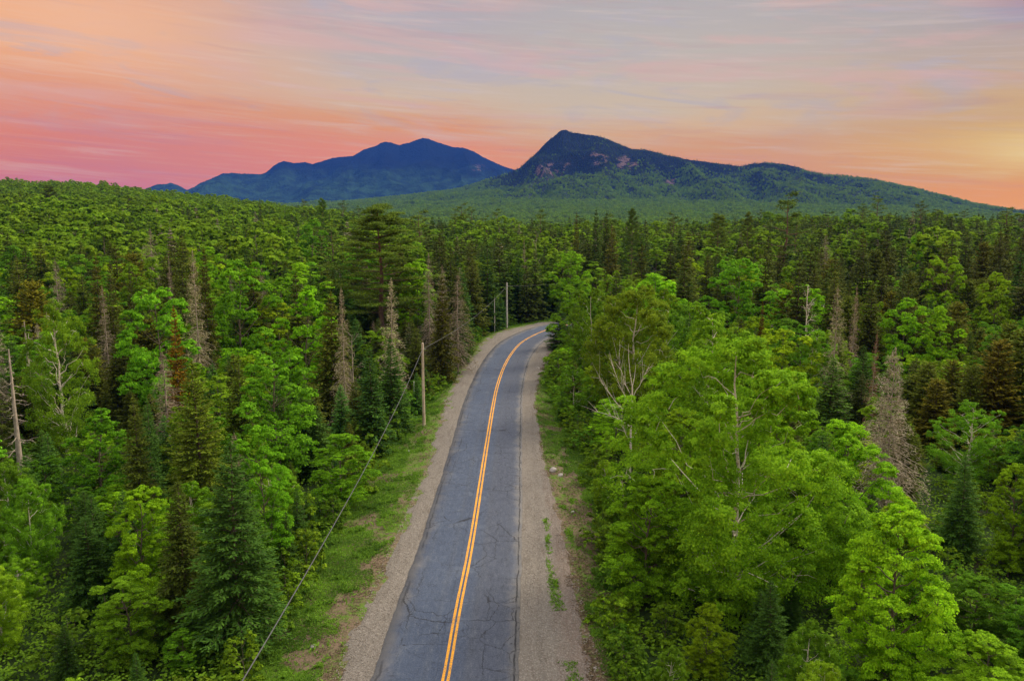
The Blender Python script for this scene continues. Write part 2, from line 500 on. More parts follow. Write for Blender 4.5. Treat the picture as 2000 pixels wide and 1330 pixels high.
def broadleaf(seed, H=12.0, W=8.0, cb=0.22, K=22, Mc=12, nl=60, ls=0.14, flat=0.7, leafmat='maple', barkmat='bark', droop=0.0, top=1.0, trunk_r=0.16, wild=0.25, airy=0.0, limbs_shown=0.35, rk=1.0, limb=1.0, dome=.75, iso=.8, tn=1.0):
    r = np.random.default_rng(seed)
    tr, cr = G(), G()
    n = 10
    hz = np.linspace(0, 0.93 * H, n)
    wig = np.cumsum(r.normal(0, 0.06 * H / n * 1.5, (n, 2)), 0); wig[0] = 0
    tp = np.column_stack([wig, hz])
    tr.tube(tp, np.linspace(trunk_r, 0.02, n) * (H / 12), 7)
    def tpos(h):
        return np.array([np.interp(h, hz, tp[:, 0]), np.interp(h, hz, tp[:, 1]), h])
    ph = r.uniform(0, 6.28, 6)
    def env(hn, th):
        sh = math.sqrt(max(0.05, 1 - ((hn - 0.38) / 0.64) ** 2)) if hn > 0.38 else 0.58 + 0.42 * hn / 0.38
        return W / 2 * sh * (1 + wild * (0.5 * math.sin(2 * th + ph[0] + 2 * hn) + 0.5 * math.sin(3 * th + ph[1] - 3 * hn)))
    golden = 2.39996
    for k in range(K):
        hn = (k + 0.5 + r.uniform(-.4, .4)) / K
        hn = min(0.985, 1 - (1 - hn) ** 0.9)
        th = k * golden + r.uniform(-.5, .5)
        h = (cb + (1 - cb) * hn) * H
        Re = env(hn, th)
        rs = W * rk * r.uniform(0.13, 0.20) * (0.62 + 0.38 * (1 - hn)) * top
        rr = max(0.0, Re - rs * 0.75) * (1 if r.random() < 0.78 else r.uniform(0.35, 0.8))
        c = tpos(min(h, hz[-1])) * [1, 1, 0] + [rr * math.cos(th), rr * math.sin(th), h - rs * 0.5]
        # limb
        h0 = max(0.12 * H, h - rs * 0.6 - rr * r.uniform(0.55, 0.95))
        a = tpos(h0)
        mid = (a + c) / 2 + [0, 0, -0.08 * rr] + r.normal(0, 0.04 * W, 3) * 0.5
        t_ = np.linspace(0, 1, 7)[:, None]
        lp = (1 - t_) ** 2 * a + 2 * t_ * (1 - t_) * mid + t_ ** 2 * c
        lp[1:-1] += r.normal(0, 0.012 * W, (5, 3))
        if r.random() < .6 or limb > .6: tr.tube(lp, np.linspace(0.045 + 0.005 * rr, 0.012, 7) * (H / 12) * limb, 5, cap=False)
        rsz = np.array([1, 1, flat])
        d = rvec(r, Mc * 2); d = d[d[:, 2] > -0.35 - droop][:Mc]
        shade = r.uniform(-0.13, 0.13)
        for q in d:
            pc = c + rs * q * rsz * r.uniform(0.75, 1.12)
            if airy and r.random() < airy:
                continue
            if r.random() < limbs_shown:
                tr.tube(np.array([c - [0, 0, rs * .2], (c + pc) / 2 + r.normal(0, .05 * rs, 3), pc]), np.array([.018, .012, .006]) * (H / 12), 3, cap=False)
            rc = rs * r.uniform(0.22, 0.42)
            m_ = max(4, int(nl * r.uniform(0.6, 1.4)))
            dd = rvec(r, m_)
            dd[:, 2] = np.where(dd[:, 2] < -0.25, -dd[:, 2] * 0.7, dd[:, 2])
            pos = pc + dd * rc * np.array([1.15, 1.15, dome]) * (r.random((m_, 1)) ** 0.45)
            if droop:
                pos[:, 2] -= droop * rc * np.abs(r.normal(0, 1.0, m_))
            outw = (pos - c) / (rs + 1e-6)
            nn = iso * outw + np.array([0, 0, 1.15 - iso]) + rvec(r, m_) * 0.65
            uu = rvec(r, m_) + outw * 0.5 - np.array([0, 0, 0.35 + droop])
            sz = ls * r.uniform(0.65, 1.35, m_)
            tone = np.clip(0.45 + tn * (shade + r.normal(0, 0.15) + r.normal(0, 0.22, m_)), 0, 1)
            cr.leaves(pos, nn, uu, sz * 1.25, sz * 0.95, tone)
    return tr, cr, H, W, barkmat, leafmat

def conifer(seed, H=12.0, W=5.0, whorls=34, per=7, tw=11, seg=2, wid=0.12, droop=0.28, power=0.85, base=0.04, rag=0.25, mat='fir', bark='bark', skip=0.0, hang=0.0, trunk_r=0.13, spread=0.8, topper=0.0, twl=1.0, inner=0.12):
    r = np.random.default_rng(seed)
    tr, cr = G(), G()
    n = 9
    hz = np.linspace(0, H * 0.985, n)
    wig = np.cumsum(r.normal(0, 0.012 * H / n * 2, (n, 2)), 0); wig[0] = 0
    tp = np.column_stack([wig, hz])
    tr.tube(tp, np.linspace(trunk_r, 0.015, n) * (H / 12), 7)
    az_bias = r.uniform(0, 6.28)
    for wi in range(whorls):
        t0 = (wi + r.uniform(-.3, .3)) / whorls
        t0 = min(0.985, max(0.0, t0))
        h = H * (base + (1 - base) * t0)
        env = (1 - t0) ** power * W / 2
        if t0 < 0.12:
            env *= 0.75 + 2 * t0
        a0 = r.uniform(0, 6.28)
        nb = max(3, int(per * (0.65 + 0.35 * (1 - t0))))
        for b in range(nb):
            if r.random() < skip:
                continue
            az = a0 + b * 6.283 / nb + r.uniform(-.35, .35)
            L = env * (1 - rag + 2 * rag * r.random()) * (1 + 0.10 * math.sin(az - az_bias)) + 0.10
            s = np.linspace(0, 1, 6)
            rise = (0.75 * (t0 ** 1.6) - 0.08) * L
            zz = h + rise * s - droop * L * (1 - t0) * s ** 1.5 + 0.10 * L * np.maximum(0, s - 0.6) * 2 * (1 - t0)
            px = np.interp(h, hz, tp[:, 0]) + np.cos(az) * L * s
            py = np.interp(h, hz, tp[:, 1]) + np.sin(az) * L * s
            bp = np.column_stack([px, py, zz]); bp[2:5, :2] += r.normal(0, 0.02 * L, (3, 2))
            (cr if mat == 'dead' and False else tr).tube(bp, np.linspace(0.030, 0.006, 6) * (0.4 + 0.3 * min(L, 2.4)), 3, cap=False)
            nt = max(3, int(tw * (0.5 + 0.5 * L / (W / 2))))
            sv_ = inner + (1 - inner) * (np.arange(nt) + r.random(nt)) / nt
            base_p = np.column_stack([np.interp(sv_, s, bp[:, i]) for i in range(3)])
            bd = np.array([math.cos(az), math.sin(az), (zz[-1] - zz[0]) / (L + 1e-6) * 0.8])
            side = np.array([-math.sin(az), math.cos(az), 0])
            shade = r.uniform(-.16, .16)
            for sg in (-1, 1):
                tl = (0.42 * L * (1 - sv_ * 0.72) + 0.10) * r.uniform(0.7, 1.25, nt) * twl
                dv = bd * (0.75 + 0.3 * sv_[:, None]) + sg * side * (spread * (1.15 - 0.5 * sv_[:, None])) + r.normal(0, .16, (nt, 3)) - np.array([0, 0, hang]) 
                dv /= np.linalg.norm(dv, axis=1)[:, None]
                for g_ in range(seg):
                    f0 = (g_ + 0.55) / seg
                    P = base_p + dv * (tl * f0)[:, None]
                    P[:, 2] -= hang * 0.35 * (tl * f0)
                    N = np.array([0, 0, 1.0]) + bd * -0.1 + r.normal(0, .38, (nt, 3))
                    ll = tl / seg * 1.5
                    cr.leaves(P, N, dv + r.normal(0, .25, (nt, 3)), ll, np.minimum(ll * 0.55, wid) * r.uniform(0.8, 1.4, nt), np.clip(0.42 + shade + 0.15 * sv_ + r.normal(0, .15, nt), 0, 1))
            # needles along the branch itself and its upturned tip
            kk = max(2, nt // 3)
            ss = r.uniform(0.25, 1.02, kk)
            P = np.column_stack([np.interp(ss, s, bp[:, i]) for i in range(3)]) + [0, 0, 0.02]
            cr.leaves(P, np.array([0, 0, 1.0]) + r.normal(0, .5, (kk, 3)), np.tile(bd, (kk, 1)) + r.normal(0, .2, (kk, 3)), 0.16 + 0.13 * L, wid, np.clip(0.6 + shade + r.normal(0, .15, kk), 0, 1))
    m_ = 26
    zt = H * (0.965 + 0.045 * r.random(m_))
    P = np.column_stack([np.full(m_, tp[-1, 0]), np.full(m_, tp[-1, 1]), zt]) + r.normal(0, .02, (m_, 3))
    cr.leaves(P, r.normal(0, 1, (m_, 3)), np.array([0, 0, 1.0]) + r.normal(0, .45, (m_, 3)), 0.26, 0.07, r.uniform(.4, .9, m_))
    return tr, cr, H, W, bark, mat

def pine(seed, H=22.0, W=11.0, nb=48, cb=0.30, nl=520, ls=0.26):
    """white pine: bare lower trunk, long level boughs carrying separate flat plumes"""
    r = np.random.default_rng(seed)
    tr, cr = G(), G()
    hz = np.linspace(0, H * .97, 10)
    tp = np.column_stack([np.cumsum(r.normal(0, .10, (10, 2)), 0) * (np.arange(10)[:, None] > 0), hz])
    tr.tube(tp, np.linspace(.34, .04, 10), 8)
    for k in range(nb):
        t0 = (k + r.random()) / nb
        h = H * (cb + (0.99 - cb) * t0)
        env = W / 2 * (0.42 + 0.9 * (1 - t0) - 0.55 * max(0, 0.35 - t0)) * (1 if t0 < .85 else 0.75)
        az = k * 2.39996 + r.uniform(-.4, .4)
        L = env * r.uniform(0.55, 1.12)
        s = np.linspace(0, 1, 7)
        zz = h + L * (0.10 + 0.45 * t0 ** 2) * s ** 1.4 - 0.05 * L * (1 - t0) * s
        bp = np.column_stack([np.interp(h, hz, tp[:, 0]) + math.cos(az) * L * s, np.interp(h, hz, tp[:, 1]) + math.sin(az) * L * s, zz])
        bp[1:-1] += r.normal(0, .025 * L, (5, 3)) * [1, 1, .5]
        tr.tube(bp, np.linspace(.085, .018, 7) * (0.5 + L / W), 5, cap=False)
        npl = int(5 + L * 1.7)
        sh = r.uniform(-.12, .12)
        for j in range(npl):
            sj = 0.38 + 0.64 * (j + r.random()) / npl
            c = np.array([np.interp(sj, s, bp[:, i]) for i in range(3)]) + np.array([-math.sin(az), math.cos(az), 0]) * r.normal(0, .22 * L * (1.15 - sj)) + [0, 0, r.uniform(0, .25)]
            rc = r.uniform(.62, 1.05) * (W / 11)
            m_ = int(nl / npl * r.uniform(.7, 1.3) * 2.2)
            d = rvec(r, m_); d[:, 2] = np.abs(d[:, 2]) * .9 - .12
            pos = c + d * rc * [1.2, 1.2, .42] * (r.random((m_, 1)) ** .4)
            cr.leaves(pos, d * .5 + [0, 0, .6] + rvec(r, m_) * .7, d + [0, 0, .4] + r.normal(0, .3, (m_, 3)), ls * r.uniform(.7, 1.4, m_), ls * .30, np.clip(.45 + sh + r.normal(0, .2, m_), 0, 1))
    return tr, cr, H, W, 'pine_bark', 'pine'

def bare_tree(seed, H=12.0, W=4.0, nb=26, stub=False, bark='dead_bark', up=0.5, fine=5):
    """leafless dead tree: trunk part and bare branches part"""
    r = np.random.default_rng(seed)
    tr, cr = G(), G()
    hz = np.linspace(0, H, 9)
    tp = np.column_stack([np.cumsum(r.normal(0, .012 if stub else .05, (9, 2)), 0) * (np.arange(9)[:, None] > 0), hz])
    tr.tube(tp, np.linspace(.25 if stub else .17, .04, 9) * H / 11, 7)
    for k in range(nb):
        t0 = 0.22 + 0.76 * (k + r.random()) / nb
        h = H * t0
        az = r.uniform(0, 6.28)
        L = W / 2 * (1.15 - t0 * 0.8) * r.uniform(.35, 1.1) * (0.85 if stub else 1)
        s = np.linspace(0, 1, 6)
        zz = h + L * (up * s if not stub else (-.10 * s - .25 * s ** 2))
        bp = np.column_stack([np.interp(h, hz, tp[:, 0]) + math.cos(az) * L * s, np.interp(h, hz, tp[:, 1]) + math.sin(az) * L * s, zz])
        bp[1:] += np.cumsum(r.normal(0, .05 * L, (5, 3)), 0)
        cr.tube(bp, np.linspace(.040, .012, 6) * (0.6 + .2 * L), 4, cap=False)
        for j in range(fine):
            sj = r.uniform(.3, .95)
            a = np.array([np.interp(sj, s, bp[:, i]) for i in range(3)])
            d = np.array([math.cos(az), math.sin(az), up * .6 if not stub else -.3]) + r.normal(0, .6, 3)
            l2 = L * r.uniform(.15, .45)
            cr.tube(np.array([a, a + d * l2 * .5 + r.normal(0, .04, 3), a + d * l2]), np.array([.016, .011, .006]) * 1.2, 3, cap=False)
    return tr, cr, H, W, bark, bark

# prototype meshes: key -> (trunk mesh, crown mesh, H, W)
PROTO = {}
def proto(key, res):
    tr, cr, H, W, bark, leaf = res
    PROTO[key] = (tr.mesh(key + '_trunk', M[bark], True), cr.mesh(key + '_crown', M[leaf]), H, W)
    return key

KINDS = {}   # kind -> {lod: [keys]}
def reg(kind, lod, key):
    KINDS.setdefault(kind, {}).setdefault(lod, []).append(key)

# near: many small leaves; middle: fewer, larger
for i in range(3):
    reg('maple', 0, proto(f'maple_near_{i}', broadleaf(10 + i, 11, 8.0, .12, 36, 26, 92, .11, .6, wild=.35, dome=.6, iso=.55)))
for i in range(4):
    reg('maple', 1, proto(f'maple_mid_{i}', broadleaf(20 + i, 12, 8.0, .12, 30, 21, 48, .16, .8, wild=.38, limb=.7)))
for i in range(2):
    reg('birch', 0, proto(f'birch_near_{i}', broadleaf(30 + i, 13, 8.0, .18, 40, 26, 80, .10, .9, 'birch', 'birch_bark', droop=.55, trunk_r=.13, wild=.3, airy=.06, limb=.55, limbs_shown=.10)))
for i in range(3):
    reg('birch', 1, proto(f'birch_mid_{i}', broadleaf(40 + i, 13, 7.5, .16, 30, 20, 44, .15, .9, 'birch', 'birch_bark', droop=.5, trunk_r=.12, wild=.3, airy=.06, limb=.6, limbs_shown=.12)))
reg('bigbirch', 0, proto('big_birch', broadleaf(36, 16, 12.5, .08, 88, 24, 92, .11, .9, 'birch', 'birch_bark', droop=.35, trunk_r=.16, wild=.45, airy=.14, rk=.70, limb=.45, limbs_shown=.06)))
KINDS['bigbirch'][1] = KINDS['bigbirch'][0]
reg('openbirch', 0, proto('open_birch', broadleaf(37, 14, 9, .18, 40, 16, 95, .11, .9, 'birch', 'birch_bark', droop=.6, trunk_r=.20, wild=.35, airy=.34, limb=.8, limbs_shown=.08)))
KINDS['openbirch'][1] = KINDS['openbirch'][0]
for i in range(3):
    reg('fir', 0, proto(f'fir_near_{i}', conifer(50 + i, 11, 5.0, 40, 8, 16, 3, .10, .22, .80)))
for i in range(3):
    reg('fir', 1, proto(f'fir_mid_{i}', conifer(60 + i, 12, 4.8, 36, 8, 10, 2, .19, .25, .85)))
for i in range(2):
    reg('spruce', 0, proto(f'spruce_near_{i}', conifer(70 + i, 13, 4.6, 46, 8, 15, 3, .12, .36, .85, rag=.32, mat='spruce', hang=.3)))
for i in range(4):
    reg('spruce', 1, proto(f'spruce_mid_{i}', conifer(80 + i, 14, 4.6, 40, 8, 10, 2, .20, .38, .82, rag=.36, mat='spruce', hang=.3, base=.1)))
for i in range(3):
    k = proto(f'dead_spruce_{i}', conifer(90 + i, 14, 4.4, 38, 7, 9, 2, .065, .62, .80, base=.12, rag=.55, mat='dead', bark='dead_bark', skip=.24, hang=1.0, trunk_r=.15))
    reg('dead', 0, k); reg('dead', 1, k)
for i in range(3):
    k = proto(f'cedar_{i}', conifer(100 + i, 10, 4.4, 34, 9, 11, 2, .19, -.12, .50, base=.03, rag=.30, mat='cedar', spread=.6))
    reg('cedar', 0, k); reg('cedar', 1, k)
for i in range(2):
    k = proto(f'pine_{i}', pine(110 + i))
    reg('pine', 0, k); reg('pine', 1, k)
k = proto('dead_broad', conifer(97, 10, 7.4, 34, 7, 14, 3, .055, .52, .80, base=.10, rag=.50, mat='dead', bark='dead_bark', skip=.14, hang=.8, trunk_r=.16, twl=1.2)); KINDS['deadbroad'] = {0: [k], 1: [k]}
def limbed_birch(seed=140, H=10.0, W=7.0):
    """white trunk forking near the top, long bare limbs sweeping out to one side"""
    r = np.random.default_rng(seed)
    tr, cr = G(), G()
    tp = np.array([(0, 0, 0), (.04, 0, 2.2), (-.02, .03, 4.4), (.08, 0, 6.0), (.05, 0, 7.0)])
    tr.tube(tp, [.14, .125, .11, .09, .07], 8)
    tr.tube([(.05, 0, 6.9), (-.25, 0, 7.9), (-.45, 0, 9.0), (-.5, .1, 10.0)], [.06, .045, .03, .012], 6)
    tr.tube([(.05, 0, 6.9), (.30, .1, 7.6), (.42, .1, 8.5)], [.055, .035, .015], 6)
    limbs = [((0, 0, 4.6), (-.9, .1, 5.3), (-2.4, -.1, 6.0), (-3.6, 0, 7.6), .07), ((0, 0, 5.3), (-.7, -.2, 6.2), (-1.6, -.4, 7.4), (-2.3, -.3, 8.8), .05),
             ((-.02, 0, 3.9), (-1.0, .3, 4.6), (-2.6, .5, 4.7), (-3.8, .7, 4.9), .05), ((0, 0, 6.2), (-.5, .3, 6.9), (-1.1, .5, 7.8), (-1.5, .6, 8.7), .04),
             ((.02, 0, 3.0), (-.5, -.3, 3.4), (-.9, -.5, 4.2), (-1.2, -.5, 4.6), .03), ((.05, 0, 6.0), (.8, .2, 6.7), (1.4, .3, 7.6), (1.9, .2, 8.3), .04),
             ((.02, 0, 2.9), (.4, .2, 3.1), (.7, .2, 3.6), (.9, .3, 4.0), .028)]
    for a, b, c, d, rad in limbs:
        P4 = np.array([a, b, c, d], float); rad *= .85
        t_ = np.linspace(0, 1, 9)[:, None]
        L = (1 - t_) ** 3 * P4[0] + 3 * t_ * (1 - t_) ** 2 * P4[1] + 3 * t_ ** 2 * (1 - t_) * P4[2] + t_ ** 3 * P4[3]
        L[1:] += np.cumsum(r.normal(0, .04, (8, 3)), 0)
        tr.tube(L, np.linspace(rad, .012, 9), 6, cap=False)
        for j in range(16):
            k = r.integers(3, 9)
            d_ = (L[k] - L[k - 1]); d_ /= np.linalg.norm(d_) + 1e-6
            d_ = d_ + r.normal(0, .55, 3) + [0, 0, .3]
            l2 = r.uniform(.4, 1.3)
            cr.tube(np.array([L[k], L[k] + d_ * l2 * .5, L[k] + d_ * l2 + r.normal(0, .05, 3)]), np.array([.018, .012, .006]), 3, cap=False)
    return tr, cr, H, W, 'birch_bark', 'birch_bark'
k = proto('limbed', limbed_birch()); KINDS['limbed'] = {0: [k], 1: [k]}
k = proto('snag', bare_tree(120, 12, 3.2, 34, True)); reg('snag', 0, k); reg('snag', 1, k)
for i in range(2):
    k = proto(f'bare_{i}', bare_tree(121 + i, 11, 5.5, 22, False, 'dead_bark' if i else 'birch_bark', .75, 6)); reg('bare', 0, k); reg('bare', 1, k)
for i in range(3):
    k = proto(f'shrub_{i}', broadleaf(130 + i, 3.0, 3.4, .04, 14, 10, 34, .13, .8, 'shrub', 'bark', trunk_r=.12, wild=.4)); reg('shrub', 0, k); reg('shrub', 1, k)

NAMES = {'openbirch': ('birch_tree', 'birch tree'), 'limbed': ('bare_birch', 'bare tree'), 'deadbroad': ('dead_spruce', 'dead tree'), 'bigbirch': ('birch_tree', 'birch tree'), 'maple': ('maple_tree', 'maple tree'), 'birch': ('birch_tree', 'birch tree'), 'fir': ('fir_tree', 'fir tree'), 'spruce': ('spruce_tree', 'spruce tree'),
         'dead': ('dead_spruce', 'dead tree'), 'cedar': ('cedar_tree', 'cedar tree'), 'pine': ('pine_tree', 'pine tree'), 'snag': ('tree_snag', 'dead tree'),
         'bare': ('bare_tree', 'bare tree'), 'shrub': ('leafy_shrub', 'shrub')}
GROUPS = {'openbirch': 'birches of the roadside forest', 'limbed': 'leafless trees in the forest', 'deadbroad': 'dead spruces standing in the forest', 'bigbirch': 'birches of the roadside forest', 'maple': 'maples of the roadside forest', 'birch': 'birches of the roadside forest', 'fir': 'firs of the roadside forest', 'spruce': 'spruces of the roadside forest',
          'dead': 'dead spruces standing in the forest', 'cedar': 'cedars of the roadside forest', 'pine': 'white pines above the forest', 'snag': 'dead snags',
          'bare': 'leafless trees in the forest', 'shrub': 'shrubs along the forest edge'}
COUNT = {}
def place(kind, x, y, H, W, tint=(1, 1, 1), label=None, lod=None, z=None, variant=None, rot=None, group=True):
    z = float(T(x, y)) - 0.05 if z is None else z
    if lod is None:
        lod = 0 if math.hypot(x, y) < 62 else 1
    keys = KINDS[kind][lod]
    tm, cm, h0, w0 = PROTO[keys[(variant if variant is not None else rnd.randrange(99)) % len(keys)]]
    e = bpy.data.objects.new(NAMES[kind][0], None)
    e.empty_display_size = 0.5
    COL.objects.link(e)
    e.location = (x, y, z)
    e.rotation_euler = (0, 0, rnd.uniform(0, 6.28) if rot is None else rot)
    e.scale = (W / w0, W / w0, H / h0)
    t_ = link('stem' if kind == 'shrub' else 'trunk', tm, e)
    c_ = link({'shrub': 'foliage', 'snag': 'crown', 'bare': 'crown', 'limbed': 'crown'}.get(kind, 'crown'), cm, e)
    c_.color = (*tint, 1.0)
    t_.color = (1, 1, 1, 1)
    tag(e, label, NAMES[kind][1], GROUPS[kind] if group else None)
    COUNT[kind] = COUNT.get(kind, 0) + 1
    return e
# ------------------------------------------------------------------ ground sheet
def ground_mat():
    m, t = new_mat('forest_floor_and_verge')
    g = t.n('ShaderNodeNewGeometry')
    pos = g.outputs['Position']
    at_ = t.n('ShaderNodeAttribute', attribute_name='verge')     # 1 on the mown verge, 0 under the forest
    v = at_.outputs['Fac']
    n1 = t.noise(pos, 0.35, 5, 0.6)
    n2 = t.noise(pos, 2.2, 4, 0.6)
    n3 = t.noise(pos, 9.0, 4, 0.7)
    n6 = t.noise(pos, 4.5, 6, .75, .8)
    grass = t.mix(n3, (.055, .100, .015, 1), (.14, .25, .028, 1))
    soil = t.mix(n3, (.11, .075, .050, 1), (.25, .175, .125, 1))
    grass = t.mix(t.math('MULTIPLY', t.rng(n2, .40, .62), .6), grass, (.10, .095, .03, 1))
    soil = t.mix(t.math('MULTIPLY', t.rng(n6, .46, .60), .75), soil, (.055, .060, .022, 1))
    dirt = t.n('ShaderNodeAttribute', attribute_name='dirt').outputs['Fac']
    nn_ = t.math('ADD', t.math('ADD', n1, t.math('MULTIPLY', n2, 0.6)), t.math('ADD', t.math('MULTIPLY', dirt, .17), t.math('MULTIPLY', t.math('SUBTRACT', n6, .5), .9)))
    verge = t.mix(t.rng(nn_, 0.76, 0.96), grass, soil)
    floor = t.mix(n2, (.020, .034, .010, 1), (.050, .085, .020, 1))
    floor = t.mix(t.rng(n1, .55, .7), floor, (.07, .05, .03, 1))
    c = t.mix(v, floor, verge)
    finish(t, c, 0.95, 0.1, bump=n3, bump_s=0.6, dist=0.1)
    return m
def polar_grid(az, r):
    A, Rr = np.meshgrid(az, r)
    X = Rr * np.sin(A); Y = Rr * np.cos(A)
    nr, na = A.shape
    i = np.arange(nr - 1)[:, None] * na; j = np.arange(na - 1)[None]
    Q = np.stack([i + j, i + j + 1, i + na + j + 1, i + na + j], -1).reshape(-1, 4)
    return X.ravel(), Y.ravel(), Q
az = np.concatenate([np.linspace(-2.2, -.72, 30)[:-1], np.linspace(-.72, .72, 420), np.linspace(.72, 2.2, 30)[1:]])
rr_ = np.concatenate([np.linspace(2, 26, 14)[:-1], np.geomspace(26, 330, 240)[:-1], np.geomspace(330, 1700, 110)[:-1], np.geomspace(1700, 15000, 14)])
X, Y, Q = polar_grid(az, rr_)
rad = np.hypot(X, Y)
Yc = Y.copy()
Z = T(X, np.maximum(Y, 1e-3)) * sstep(-20, 10, Y)
X = np.clip(X, HAZE_BOX[0] + 50, HAZE_BOX[1] - 50); Y = np.clip(Y, HAZE_BOX[2] + 50, HAZE_BOX[3] - 50)
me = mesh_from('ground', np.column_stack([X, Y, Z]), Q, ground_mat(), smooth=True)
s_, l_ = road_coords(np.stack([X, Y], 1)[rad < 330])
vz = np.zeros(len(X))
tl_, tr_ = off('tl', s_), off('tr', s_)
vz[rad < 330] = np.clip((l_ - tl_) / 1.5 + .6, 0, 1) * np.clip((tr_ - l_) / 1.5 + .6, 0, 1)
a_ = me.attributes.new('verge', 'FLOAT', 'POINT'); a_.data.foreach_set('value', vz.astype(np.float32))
dz = np.zeros(len(X)); dz[rad < 330] = np.clip(l_ / 4, 0, 1) * sstep(130, 80, s_) + .75 * sstep(105, 68, s_) * (l_ < 0)
a_ = me.attributes.new('dirt', 'FLOAT', 'POINT'); a_.data.foreach_set('value', dz.astype(np.float32))
tag(link('ground', me), kind='structure')

# ------------------------------------------------------------------ road, shoulders, markings
def strip(name, keyl, keyr, ncol, zf, mat, s0=-40, s1=330, step=0.5, ragged=0.0, thick=0.0, seed=5, shift=None):
    n = int((s1 - s0) / step)
    ss = np.linspace(s0, s1, n)
    ss = ss[(ss > CS[0]) & (ss < CS[-1] - 4)]
    n = len(ss)
    cx = np.interp(ss, CS, CL[:, 0]); cy = np.interp(ss, CS, CL[:, 1])
    nx = np.interp(ss, CS, NRM[:, 0]); ny = np.interp(ss, CS, NRM[:, 1])
    lo = keyl(ss); hi = keyr(ss)
    if ragged:
        lo = lo + ragged * fbm(ss / 1.1, ss * 0 + seed, 4, seed) * 2 + ragged * .6 * fbm(ss / .25, ss * 0, 2, seed + 3)
        hi = hi + ragged * fbm(ss / 1.1, ss * 0 + seed + 9, 4, seed + 5) * 2 + ragged * .6 * fbm(ss / .25, ss * 0, 2, seed + 8)
    f = np.linspace(0, 1, ncol)
    L = lo[:, None] * (1 - f) + hi[:, None] * f
    Xs = cx[:, None] + nx[:, None] * L; Ys = cy[:, None] + ny[:, None] * L
    Zs = zf(ss[:, None] + 0 * L, L, f[None] + 0 * L)
    uv = np.stack([L, ss[:, None] + 0 * L], -1).reshape(-1, 2)
    V = np.stack([Xs, Ys, Zs], -1)
    i = np.arange(n - 1)[:, None] * ncol; j = np.arange(ncol - 1)[None]
    Q = np.stack([i + j, i + j + 1, i + ncol + j + 1, i + ncol + j], -1).reshape(-1, 4)
    V = V.reshape(-1, 3)
    if thick:
        k = len(V)
        lo_ = V.reshape(n, ncol, 3)[:, 0] - [0, 0, thick]; hi_ = V.reshape(n, ncol, 3)[:, -1] - [0, 0, thick]
        V = np.concatenate([V, lo_, hi_]); uv = np.concatenate([uv, np.stack([lo, ss], 1), np.stack([hi, ss], 1)])
        a = np.arange(n - 1)
        Q = np.concatenate([Q, np.stack([k + a, a * ncol, (a + 1) * ncol, k + a + 1], 1), np.stack([a * ncol + ncol - 1, k + n + a, k + n + a + 1, (a + 1) * ncol + ncol - 1], 1)])
    me_ = mesh_from(name, V, Q, mat, smooth=False, uv=uv)
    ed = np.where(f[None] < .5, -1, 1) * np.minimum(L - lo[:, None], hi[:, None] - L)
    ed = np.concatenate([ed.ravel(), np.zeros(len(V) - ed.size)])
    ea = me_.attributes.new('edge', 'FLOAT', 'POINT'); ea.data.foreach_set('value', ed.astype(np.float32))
    return link(name, me_)

